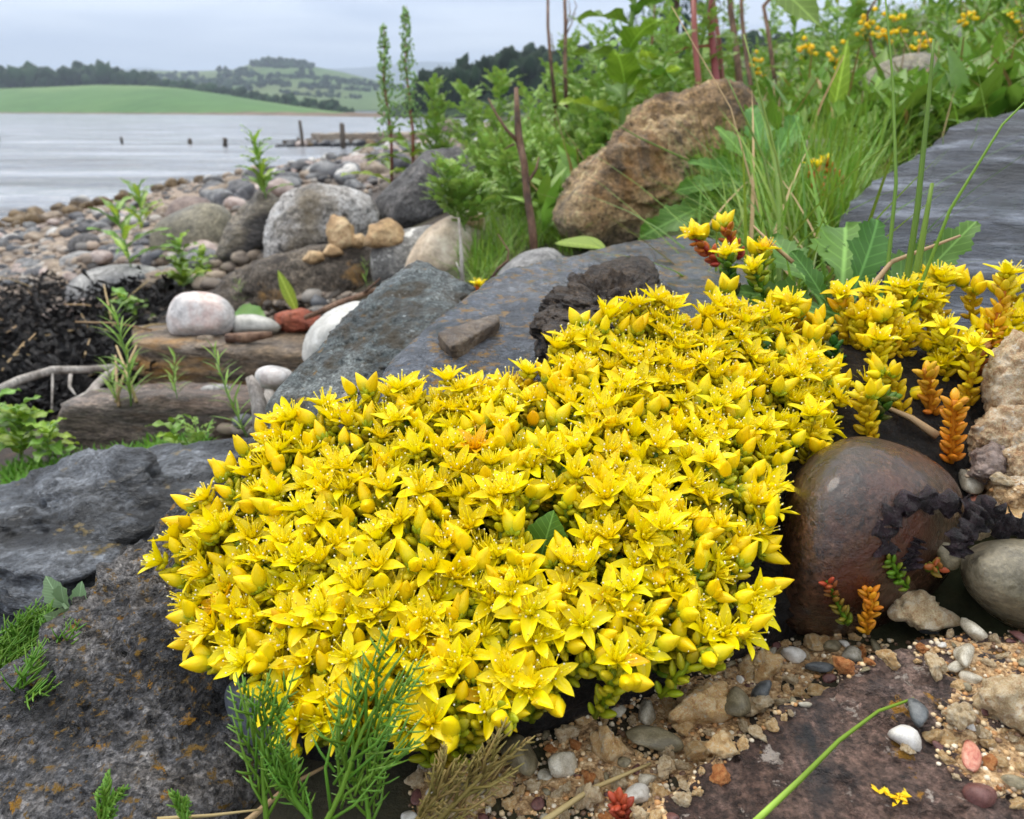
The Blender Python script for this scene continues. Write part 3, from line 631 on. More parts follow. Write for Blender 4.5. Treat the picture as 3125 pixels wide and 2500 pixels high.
rpx('white_round_stone', [(925, 1090), (930, 1040), (955, 1000), (1020, 950), (1090, 928), (1150, 950), (1150, 1050), (1050, 1120), (960, 1130)], m_whitep, 'smooth white stone half hidden behind the pointed speckled rock', d=.66, thick=0.08, sub=5, p=14, amp=0.05, fine=0.02, seed=67, chips=5, cd=(.85, .95))
rpx('lilac_pebble', [(778, 1150), (790, 1125), (830, 1115), (880, 1128), (900, 1160), (860, 1190), (800, 1185)], m_pinkw, 'lilac-white pebble wedged beside bleached driftwood', d=.66, thick=0.03, cat='pebble', sub=4, p=8, amp=0.03, fine=0.0, seed=68)
rpx('grey_pebble', [(610, 1195), (625, 1178), (680, 1172), (705, 1185), (690, 1200), (640, 1206)], m_grey, 'small flat grey pebble on the reddish-brown flagstone', d=.80, thick=0.02, cat='pebble', sub=3, p=8, amp=0.03, fine=0.0, seed=69)
rpx('grey_bank_stone', [(1505, 880), (1520, 830), (1590, 775), (1680, 758), (1730, 790), (1720, 860), (1600, 900)], m_grey, 'rounded grey stone between the wet boulder and the grass', d=.80, thick=0.1, sub=4, p=9, amp=0.03, fine=0.0, seed=77)
rpx('bank_rock', [(2590, 330), (2630, 240), (2700, 190), (2810, 160), (2900, 185), (2970, 260), (2960, 360), (2800, 390), (2640, 380)], m_olive, 'brown-grey rock with a white lichen patch high on the grassy bank', (2750, 370), cat='rock', sub=5, p=14, amp=0.05, fine=0.02, seed=78)
rpx('bank_stone', [(2940, 330), (2980, 280), (3060, 262), (3180, 270), (3200, 330), (3050, 350)], m_olive, 'low grey stone in the turf beside the brown-grey bank rock', (3050, 345), sub=4, p=10, amp=0.05, fine=0.02, seed=79)
rpx('pinkish_bank_stone', [(2440, 375), (2460, 355), (2500, 345), (2530, 350), (2520, 375), (2470, 388)], m_pinkw, 'small pinkish stone in the grass below the bank rock', (2480, 386), sub=3, p=10, amp=0.05, fine=0.02, seed=80)
rpx('pale_bank_stone', [(2478, 345), (2490, 312), (2525, 305), (2550, 325), (2545, 350), (2500, 356)], m_grey, 'small pale rounded stone in the grass beside the bank rock', (2510, 372), sub=3, p=8, amp=0.03, fine=0.0, seed=81)
rpx('russet_stone', [(2390, 560), (2400, 480), (2450, 430), (2540, 425), (2560, 500), (2520, 580), (2440, 600)], m_mauve, 'russet-brown stone deep in the grass beside the ochre boulder', (2470, 590), sub=4, p=14, amp=0.06, fine=0.03, seed=82)
rpx('far_bank_stone', [(2860, 120), (2890, 90), (2950, 75), (3000, 95), (3010, 130), (2930, 145)], m_grey, 'pale stone high on the bank among yellow flowers', (2930, 140), sub=3, p=10, amp=0.05, fine=0.0, seed=83)
for i, (px, py, w) in enumerate([(1370, 395, 90), (1440, 400, 60), (1480, 430, 70), (1330, 440, 60), (1420, 455, 70)]):
    rpx('shore_boulder', [(px - w / 2, py + 10), (px - w * .35, py - w * .25), (px, py - w * .4), (px + w * .4, py - w * .2), (px + w / 2, py + 10), (px, py + 25)], [m_mauve, m_grey, m_pinkw, m_grey, m_mauve][i], 'pale boulder on the beach behind the thistly weeds', (px, py + 20), cat='boulder', group='pale boulders behind the weeds', sub=4, p=10, amp=0.06, fine=0.02, seed=90 + i)

# soil under the cushion of flowers and at its right
rock('soil_mound', ppts([(620, 1560, .31), (800, 1380, .325), (1150, 1270, .335), (1600, 1180, .345), (2100, 1080, .35), (2500, 1080, .355), (2900, 1080, .36), (3300, 1080, .37), (700, 1900, .275), (900, 2150, .248), (1300, 2230, .238), (1700, 2100, .243), (2100, 1900, .258), (2350, 1700, .28), (2600, 1400, .335), (3000, 1330, .345), (3400, 1400, .36),
     (900, 2300, .28), (1700, 2350, .28), (2500, 2000, .34), (3400, 1700, .42), (1500, 1400, .42), (3000, 1300, .5)]),
     m_soil, None, sub=5, p=20, amp=0.03, fine=0.03, freq=2.5, seed=99)
struct(bpy.data.objects['soil_mound'])
# ================================================================== STONECROP (yellow flowers)
BV = BVHTree.FromPolygons(SOLID_V, SOLID_F)
def hit(px, py):
    r = ray(px, py).normalized(); h, n, i, dist = BV.ray_cast(CAM, r)
    if h is None: return None, None
    if n.dot(r) > 0: n = -n
    return h, n
def down(p, top=0.3):
    h = BV.ray_cast(Vector((p.x, p.y, p.z + top)), Vector((0, 0, -1)))[0]
    return h if h else p

YEL = np.array(S(255, 232, 5)); YEL2 = np.array(S(255, 220, 6)); YDEEP = np.array(S(248, 198, 4)); LIME = np.array(S(186, 190, 30)); GRN = np.array(S(96, 132, 30))
ORG = np.array(S(226, 140, 30)); RED = np.array(S(178, 72, 48)); DGRN = np.array(S(48, 92, 34)); GOLD = np.array(S(226, 178, 34))
def sedum_mat(name, rough, trans, bump=0.0):
    m, nt, b, out = new_mat(name); g = G(nt)
    oi = g.n('ShaderNodeObjectInfo').outputs['Random']; isl = g.n('ShaderNodeNewGeometry').outputs['Random Per Island']
    c = g.n('ShaderNodeVertexColor', layer_name='Col').outputs[0]
    r = g.math('FRACT', g.math('ADD', oi, g.math('MULTIPLY', isl, 0.37)))
    h = g.n('ShaderNodeHueSaturation', {'Color': c, 'Saturation': 1.0, 'Hue': g.math('ADD', g.math('MULTIPLY', r, 0.018), 0.494),
            'Value': g.math('ADD', g.math('MULTIPLY', g.math('FRACT', g.math('MULTIPLY', r, 5.7)), 0.18), 0.92)})
    tc = g.n('ShaderNodeTexCoord').outputs['Object']
    nz = g.noise(tc, 420, 4, 0.6)
    col = g.mix(0.22, h.outputs[0], g.ramp(nz, [(0.3, 0.42), (0.7, 0.75)]), 'OVERLAY')
    col = g.mix(g.ramp(oi, [(0.975, 0.0), (0.99, 1.0)]), col, S(250, 220, 160), 'MULTIPLY')      # a few fading blooms
    nt.links.new(col, b.inputs['Base Color'])
    b.inputs['Roughness'].default_value = rough; b.inputs['Specular IOR Level'].default_value = 0.35
    bp = g.n('ShaderNodeBump', {'Strength': 0.45, 'Distance': 0.0006, 'Height': g.noise(tc, 700, 3, 0.5)}); nt.links.new(bp.outputs[0], b.inputs['Normal'])
    t = g.n('ShaderNodeBsdfTranslucent', {'Color': col}); mx = g.n('ShaderNodeMixShader', {0: trans})
    nt.links.new(b.outputs[0], mx.inputs[1]); nt.links.new(t.outputs[0], mx.inputs[2]); nt.links.new(mx.outputs[0], out.inputs[0])
    return m
m_petal = sedum_mat('stonecrop_petal', 0.38, 0.28)
m_fleshy = sedum_mat('stonecrop_leaf', 0.42, 0.2)
m_drop, nt, b, out = new_mat('water_drop')
b.inputs['Base Color'].default_value = (0.95, 0.95, 0.85, 1); b.inputs['Roughness'].default_value = 0.03; b.inputs['Specular IOR Level'].default_value = 0.8

def petal_geo(seed, L=0.0089, W=0.0036):
    rs = np.random.default_rng(seed); nu, nv = 8, 5; v = []; c = []
    L *= rs.uniform(0.92, 1.08); W *= rs.uniform(0.9, 1.1); bend = rs.uniform(-0.10, 0.14); side = rs.normal() * 0.05; cup = rs.uniform(0.16, 0.34)
    for i in range(nu):
        t = i / (nu - 1); w = W * 0.5 * max(0.0, (0.42 * (1 - t) ** 2 + math.sin(math.pi * t ** 0.8) ** 0.75 * 0.95) if t < 1 else 0)
        for j in range(nv):
            s = j / (nv - 1) * 2 - 1
            v.append((s * w + side * L * t * t, t * L, cup * w * s * s * 1.5 + bend * L * t * t + 0.05 * L * math.sin(t * math.pi) - (0.00022 if j == 2 else 0) + (0.0006 * math.sin(t * 9 + seed) * s * 0.4)))
            base = YEL * (1 - 0.10 * (1 - t)) + 0.0; cc = base * (1 - t * t * 0.12) + YDEEP * t * t * 0.12
            if j == 2: cc = cc * 0.94
            c.append(cc)
    f = [[i * nv + j, i * nv + j + 1, (i + 1) * nv + j + 1, (i + 1) * nv + j] for i in range(nu - 1) for j in range(nv - 1)]
    return np.array(v), f, np.array(c)
def lathe(prof, sides=8, ridge=0.0):
    """prof: (radius, z) along +Z"""
    v = []; n = len(prof)
    for r, z in prof:
        for k in range(sides):
            a = 2 * math.pi * k / sides; q = r * (1 + (ridge if k % 2 else -ridge)); v.append((q * math.cos(a), q * math.sin(a), z))
    f = [[i * sides + k, i * sides + (k + 1) % sides, (i + 1) * sides + (k + 1) % sides, (i + 1) * sides + k] for i in range(n - 1) for k in range(sides)]
    f.append([(n - 1) * sides + k for k in range(sides)]); f.append([k for k in range(sides)][::-1])
    return np.array(v), f
def rotm(axis, a): return Matrix.Rotation(a, 4, axis)
def heart(mb, seed, stamens=True):
    """pistil, stamens and sepals of one open flower; normal +Z"""
    rs = np.random.default_rng(seed)
    pv, pf = lathe([(0.0004, 0), (0.00085, 0.0008), (0.00075, 0.0020), (0.0003, 0.0034), (0.00008, 0.0043)], 5)
    for k in range(5):
        a = k * 1.2566 + rs.normal() * 0.1
        m = rotm('Z', a) @ Matrix.Translation((0, 0.0006, 0.0002)) @ rotm('X', -0.30 + rs.normal() * 0.06)
        mb.xf(pv, pf, m, YEL * 0.92 + LIME * 0.06)
    if stamens:
        bv_, bf_ = ico(1)
        for k in range(10):
            a = k * 0.6283 + rs.normal() * 0.12; tilt = (0.42 if k % 2 else 0.72) + rs.normal() * 0.16; L = rs.uniform(0.0048, 0.0068)
            d = Vector((math.sin(a) * math.sin(tilt), math.cos(a) * math.sin(tilt), math.cos(tilt))); p0 = Vector((math.sin(a), math.cos(a), 0)) * 0.0008
            p1 = p0 + d * L + Vector((0, 0, 0.0004))
            mb.tube([p0, p0 + d * L * 0.55, p1], [0.00026, 0.00022, 0.00018], 4, YEL)
            mb.add(bv_ * (0.00034, 0.00034, 0.00042) + np.array(p1), bf_, np.array(S(244, 226, 90)) if rs.random() < 0.75 else np.array(S(250, 246, 215)))
    sv, sf = lathe([(0.0003, -0.0022), (0.0012, -0.0018), (0.0016, -0.0008), (0.0012, 0.0)], 7)
    mb.add(sv, sf, LIME * 0.7 + YEL2 * 0.3)
    lv, lf = lathe([(0.0003, 0), (0.0010, 0.0008), (0.0011, 0.0018), (0.0006, 0.0030), (0.0001, 0.0036)], 5)
    for k in range(5):
        m = rotm('Z', k * 1.2566 + 0.63) @ Matrix.Translation((0, 0.0008, -0.0012)) @ rotm('X', -1.05)
        mb.xf(lv, lf, m, LIME * 0.6 + YEL2 * 0.4)
PET = [petal_geo(k + 3) for k in range(6)]
PET_ME = [mesh_data('petal', *PET[k][:2], m_petal, PET[k][2]) for k in range(6)]
def heart_me(seed):
    mb = MB(); heart(mb, seed); return mb.data('flower', m_petal, cols=True)
HEART_ME = [heart_me(k) for k in range(5)]
def petal_ms(rs, opening=None):
    el = opening if opening is not None else rs.uniform(0.12, 0.75); a0 = rs.uniform(0, 6.28); r = []
    for k in range(5):
        r.append(rotm('Z', a0 + k * 1.2566 + rs.normal() * 0.09) @ Matrix.Translation((0, 0.0009, 0.0002)) @ rotm('X', el + rs.normal() * 0.12) @ rotm('Y', rs.normal() * 0.12) @ Matrix.Scale(rs.uniform(0.92, 1.06), 4))
    return r
def flower_geo(mb, seed, M=Matrix.Identity(4), opening=None):
    rs = np.random.default_rng(seed); t = MB(); heart(t, seed)
    for m in petal_ms(rs, opening):
        v, f, c = PET[rs.integers(6)]; t.xf(v, f, m, c * rs.uniform(0.95, 1.03))
    mb.xf(np.concatenate(t.v), t.f, M, np.concatenate(t.c))
def flower_me(seed, opening=None):
    mb = MB(); flower_geo(mb, seed, opening=opening); return mb.data('flower', m_petal, cols=True)
FLOWER_ME = [flower_me(100 + k, [0.15, 0.3, 0.45, 0.6, 0.75, 0.95, 0.22, 0.38][k % 8]) for k in range(14)]
def bud_geo(mb, seed, M=Matrix.Identity(4)):
    rs = np.random.default_rng(seed); L = rs.uniform(0.0078, 0.0104); R_ = rs.uniform(0.0020, 0.0027)
    prof = [(0.30, 0.0), (0.74, 0.10), (0.97, 0.24), (1.0, 0.36), (0.90, 0.52), (0.68, 0.68), (0.38, 0.85), (0.04, 1.0)]
    v, f = lathe([(r * R_, z * L) for r, z in prof], 10, 0.045)
    z = v[:, 2] / L; tw = z * 0.9
    v = np.stack([v[:, 0] * np.cos(tw) - v[:, 1] * np.sin(tw), v[:, 0] * np.sin(tw) + v[:, 1] * np.cos(tw), v[:, 2]], -1)
    g_ = rs.uniform(0, 0.45); w = np.clip((z - 0.05) / (0.25 + g_), 0, 1)[:, None]; tip = np.clip((z - 0.6) / 0.4, 0, 1)[:, None]
    c = LIME * (1 - w) + YEL2 * w; c = c * (1 - 0.35 * tip) + (YDEEP * 0.6 + YEL2 * 0.4) * 0.35 * tip
    mb.xf(v, f, M, c)
    lv, lf = lathe([(0.0003, 0), (0.0009, 0.0007), (0.0010, 0.0017), (0.0006, 0.0028), (0.0001, 0.0034)], 5)
    for k in range(5):
        m = M @ rotm('Z', k * 1.2566 + 0.3) @ Matrix.Translation((0, 0.0007, -0.0006)) @ rotm('X', -0.5)
        mb.xf(lv, lf, m, LIME * 0.75 + GRN * 0.25)
def buds_me(seed):
    rs = np.random.default_rng(seed); mb = MB(); n = rs.integers(1, 4)
    for k in range(n):
        m = rotm('Z', rs.uniform(0, 6.28)) @ rotm('X', rs.uniform(0.05, 0.3) if n == 1 else rs.uniform(0.3, 0.8)) @ Matrix.Translation((0, 0, 0.0006)) @ Matrix.Scale(rs.uniform(0.8, 1.1), 4)
        bud_geo(mb, seed * 7 + k, m)
    return mb.data('bud', m_fleshy, cols=True)
BUD_ME = [buds_me(300 + k) for k in range(14)]
def leaf_geo():
    prof = [(0.25, 0.0), (0.75, 0.12), (1.0, 0.35), (0.95, 0.6), (0.6, 0.85), (0.15, 1.0)]
    v, f = lathe([(r * 0.0017, z * 0.0052) for r, z in prof], 7); v[:, 1] *= 0.66
    return v, f
LEAF = leaf_geo()
def stem_geo(mb, pts, n, c0, c1, seed=0, size=1.0, tilt=0.75):
    """shoot with fleshy overlapping leaves along a poly-line; c0 low, c1 high"""
    rs = np.random.default_rng(seed); pts = [Vector(p) for p in pts]
    mb.tube(pts, 0.0011 * size, 6, np.array(c0) * 0.8)
    seg = len(pts) - 1
    for k in range(n):
        t = k / n; s = t * seg; i = min(int(s), seg - 1); p = pts[i].lerp(pts[i + 1], s - i); d = (pts[i + 1] - pts[i]).normalized()
        a = k * 2.4 + rs.normal() * 0.2; x = d.orthogonal().normalized(); y = d.cross(x); o = x * math.cos(a) + y * math.sin(a)
        dr = (o * math.sin(tilt + rs.normal() * 0.12) + d * math.cos(tilt)).normalized()
        M = frame(d - dr * d.dot(dr), dr)            # leaf axis = local Z
        M = Matrix.Translation(p + o * 0.0009 * size) @ M @ Matrix.Scale(size * rs.uniform(0.85, 1.12), 4)
        c = np.array(c0) * (1 - t) + np.array(c1) * t; c = c * rs.uniform(0.85, 1.1)
        z = LEAF[0][:, 2] / 0.0052
        cc = c[None, :] * (1 - 0.22 * z[:, None]) + RED * 0.22 * z[:, None] if rs.random() < 0.5 else np.tile(c, (len(z), 1))
        mb.xf(LEAF[0], LEAF[1], M, cc)
def stem_me(seed, c0, c1, L=0.024, n=26):
    mb = MB(); stem_geo(mb, [(0, 0, -L), (0.0006, 0.0004, -L * 0.5), (0, 0, -0.001)], n, c0, c1, seed, 1.0); return mb.data('leafy_stem', m_fleshy, cols=True)
STEM_ME = [stem_me(1, LIME * .6 + GRN * .4, LIME * .5 + YEL2 * .5), stem_me(2, GRN, LIME), stem_me(3, GRN * 0.6 + ORG * 0.3, LIME * 0.5 + YEL2 * 0.5), stem_me(4, GRN, LIME * .5 + YEL2 * .5)]

# ------------------------------------------------------------------ the cushion
MAT_PTS = np.array([(470, 1720, .276), (540, 1500, .288), (640, 1390, .30), (850, 1265, .308), (1120, 1170, .318), (1500, 1120, .322), (1700, 1010, .33), (1960, 900, .338), (2250, 860, .345), (2500, 900, .345), (2600, 1100, .335), (2450, 1350, .30),
    (2400, 1430, .282), (2330, 1650, .258), (2300, 1950, .236), (1900, 2110, .223), (1620, 2230, .218), (1350, 2300, .216), (1000, 2280, .219), (800, 2200, .228), (560, 2050, .250), (520, 1880, .265),
    (1000, 1500, .272), (1500, 1500, .264), (2000, 1500, .264), (1000, 1900, .24), (1500, 1900, .236), (1900, 1900, .236), (1500, 1280, .292), (2000, 1230, .30), (700, 1700, .262), (750, 1950, .245)])
def _tps():
    q = MAT_PTS[:, :2] / 1000; n = len(q); d = np.linalg.norm(q[:, None] - q[None], axis=2)
    K = np.where(d > 0, d * d * np.log(d + 1e-12), 0) + np.eye(n) * 0.003; Pm = np.c_[np.ones(n), q]
    A = np.block([[K, Pm], [Pm.T, np.zeros((3, 3))]]); return q, np.linalg.solve(A, np.r_[MAT_PTS[:, 2], 0, 0, 0])
_tq, _tw = _tps()
def mat_d(px, py):
    p = np.array([px, py]) / 1000; d = np.linalg.norm(_tq - p, axis=1)
    return float((np.where(d > 0, d * d * np.log(d + 1e-12), 0) * _tw[:-3]).sum() + _tw[-3] + _tw[-2] * p[0] + _tw[-1] * p[1])
OUT = [(505, 1720), (530, 1600), (640, 1500), (690, 1400), (800, 1320), (880, 1280), (1000, 1250), (1130, 1200), (1260, 1200), (1400, 1165), (1500, 1155), (1650, 1130), (1700, 1060), (1750, 1010), (1850, 980), (1930, 930), (2030, 930), (2090, 990), (2180, 920), (2240, 900), (2330, 980), (2420, 1040), (2520, 1120), (2560, 1220),
       (2520, 1320), (2440, 1370), (2390, 1430), (2350, 1520), (2370, 1600), (2290, 1680), (2250, 1780), (2340, 1830), (2300, 1930), (2100, 1975), (1960, 2010), (1880, 2080), (1800, 1990), (1700, 2030), (1640, 2120), (1590, 2190), (1480, 2240), (1340, 2270), (1150, 2220), (1000, 2220), (920, 2250), (830, 2170), (790, 2110), (720, 2050), (600, 2010), (560, 1950), (570, 1890), (530, 1800)]
def inside(x, y, poly=OUT):
    c = False; n = len(poly)
    for i in range(n):
        (x1, y1), (x2, y2) = poly[i], poly[(i + 1) % n]
        if (y1 > y) != (y2 > y) and x < (x2 - x1) * (y - y1) / (y2 - y1) + x1: c = not c
    return c
def edge_dist(x, y, poly=OUT):
    best = 1e9; n = len(poly)
    for i in range(n):
        (x1, y1), (x2, y2) = poly[i], poly[(i + 1) % n]; dx, dy = x2 - x1, y2 - y1
        t = max(0, min(1, ((x - x1) * dx + (y - y1) * dy) / (dx * dx + dy * dy))); best = min(best, math.hypot(x - x1 - t * dx, y - y1 - t * dy))
    return best
rs = np.random.default_rng(77)
holes = [(1680, 1630, 105), (1760, 2120, 75), (1560, 1870, 40), (1640, 1740, 60), (1850, 1730, 55)]
spots = []; cell = {}
tries = 0
while tries < 60000 and len(spots) < 690:
    tries += 1
    x, y = rs.uniform(480, 2580), rs.uniform(880, 2300)
    if not inside(x, y) or any(math.hypot(x - a, y - b_) < r for a, b_, r in holes): continue
    d = mat_d(x, y); sp_ = 0.0128 / d * F * 0.44
    if y < 1250: sp_ *= 0.9
    gx, gy = int(x // 80), int(y // 80)
    if any(math.hypot(x - a, y - b_) < sp_ for i in (-1, 0, 1) for j in (-1, 0, 1) for a, b_ in cell.get((gx + i, gy + j), ())): continue
    cell.setdefault((gx, gy), []).append((x, y)); spots.append((x, y, d))
base_mat = P(1400, 2200, 0.25)
cushion = thing('stonecrop_cushion', 'dense cushion of yellow star-shaped stonecrop flowers and buds spilling over the rocks', 'flowers', base_mat)
cxm, cym = 1450.0, 1650.0
items = []
for (x, y, d) in spots:
    p = P(x, y, d); e = 6
    tx = P(x + e, y, mat_d(x + e, y)) - P(x - e, y, mat_d(x - e, y)); ty = P(x, y - e, mat_d(x, y - e)) - P(x, y + e, mat_d(x, y + e))
    n = tx.cross(ty).normalized()
    ed = edge_dist(x, y); k = max(0.0, 1 - ed / 190.0)
    outw = (Vector((1, 0, 0)) * (x - cxm) / 950 + UPV * (cym - y) / 600); outw = outw.normalized() if outw.length > 0.3 else outw
    side = 1.0 if x < 1000 else 0.6
    n = (n * 0.55 + Vector((0, 0, 0.62)) + outw * k * 0.95 * side + Vector(rs.normal(size=3)) * 0.23).normalized()
    items.append((x, y, d, p, n, k))
items.sort(key=lambda q: q[2])                    # nearest (largest) first
nf = nb = 0; rest = MB()
for i, (x, y, d, p, n, k) in enumerate(items):
    p = p + n * rs.normal() * 0.0022
    M = frame(n.orthogonal(), n)
    M = Matrix.Translation(p - base_mat) @ (M @ rotm('Z', rs.uniform(0, 6.28)))
    pb = 0.20 + 0.34 * k * (1 if x < 1100 else 0.4)
    if nf >= 295 and rs.random() > pb:
        flower_geo(rest, 5000 + i, M @ Matrix.Scale(rs.uniform(0.9, 1.08), 4), float(np.clip(rs.normal(0.42, 0.2), 0.05, 0.9)))
    elif (rs.random() < pb and nb < 295) or nf >= 295:
        o = add('bud', BUD_ME[rs.integers(len(BUD_ME))], cushion, M @ Matrix.Translation((0, 0, -0.002))); nb += 1
    else:
        sc = rs.uniform(0.86, 1.08)
        if nf < 60:
            o = add('flower', HEART_ME[rs.integers(5)], cushion, M @ Matrix.Scale(sc, 4))
            for m in petal_ms(rs, float(np.clip(rs.normal(0.3, 0.2), 0.02, 0.9))): add('petal', PET_ME[rs.integers(6)], o, m)
        else: o = add('flower', FLOWER_ME[rs.integers(len(FLOWER_ME))], cushion, M @ Matrix.Scale(sc, 4))
        nf += 1
        if rs.random() < 0.45 and nb < 295:
            a = rs.uniform(0, 6.28); o2 = add('bud', BUD_ME[rs.integers(len(BUD_ME))], cushion, M @ Matrix.Translation((0.0055 * math.cos(a), 0.0055 * math.sin(a), -0.0035)) @ rotm('Z', a) @ rotm('Y', 0.5)); nb += 1
    if i % 2 == 0 and i < 590:
        add('leafy_stem', STEM_ME[rs.integers(4)], cushion, M @ Matrix.Translation((0, 0, -0.002)))
stuff(add('flowers', rest.data('flowers', m_petal, cols=True), cushion))
# the other half of the stems in one mesh
mb = MB()
for i, (x, y, d, p, n, k) in enumerate(items):
    if i % 2:
        q = p - base_mat; stem_geo(mb, [q - n * 0.024, q - n * 0.012 + Vector(rs.normal(size=3)) * 0.001, q - n * 0.002], 18, LIME * .5 + GRN * .5, LIME * 0.6 + YEL2 * .4, i)
stuff(add('leafy_stems', mb.data('leafy_stems', m_fleshy, cols=True), cushion))
# water drops caught on petals
mb = MB(); dv, df = ico(1)
for i, (x, y, d, p, n, k) in enumerate(items):
    for j in range(2):
        o_ = Vector(rs.normal(size=3)) * 0.0026; r_ = rs.uniform(0.00018, 0.00042)
        mb.add(dv * r_ + np.array(p - base_mat + o_ - n * o_.dot(n) + n * 0.0012), df)
stuff(add('water_drops', mb.data('water_drops', m_drop), cushion))

# ------------------------------------------------------------------ single shoots
def sprig(base, top, db, dt, label, kind='flower', c0=None, c1=None, n=22, lean=0.0, size=1.0, group=None, seed=0):
    """a single shoot: foot pixel on whatever is there, top pixel at depth dt"""
    A = P(*base, db); B = P(*top, dt); rs = np.random.default_rng(seed)
    root = thing('stonecrop_shoot', label, 'plant', A, group)
    mid = A.lerp(B, 0.5) + Vector((lean, 0, 0)) + Vector(rs.normal(size=3)) * 0.001
    pts = [Vector((0, 0, 0)), mid - A, B - A]
    d = (pts[2] - pts[1]).normalized()
    mb = MB(); stem_geo(mb, [pts[0] - d * 0.004, pts[0], (pts[0] + pts[1]) / 2, pts[1], (pts[1] + pts[2]) / 2, pts[2] - d * 0.001], n, c0 if c0 is not None else ORG, c1 if c1 is not None else LIME, seed, 1.15 * size, 0.8)
    add('leafy_stem', mb.data('leafy_stem', m_fleshy, cols=True), root)
    nn = (d * 0.6 + Vector((0, 0, 0.5)) - FWD * 0.2).normalized()
    M = Matrix.Translation(B - A + nn * 0.001) @ frame(nn.orthogonal(), nn) @ rotm('Z', rs.uniform(0, 6))
    if 'flower' in kind:
        o = add('flower', HEART_ME[rs.integers(5)], root, M)
        for m in petal_ms(rs, float(np.clip(rs.normal(0.42, 0.18), 0.1, 0.9))): add('petal', PET_ME[rs.integers(6)], o, m)
    if 'bud' in kind:
        for j in range(2 if kind != 'bud' else 2):
            a = rs.uniform(0, 6.28)
            add('bud', BUD_ME[rs.integers(len(BUD_ME))], root, M @ Matrix.Translation((0.004 * math.cos(a), 0.004 * math.sin(a), -0.003)) @ rotm('Z', a) @ rotm('Y', 0.35))
    return root
LG = LIME * 0.4 + YEL2 * 0.6
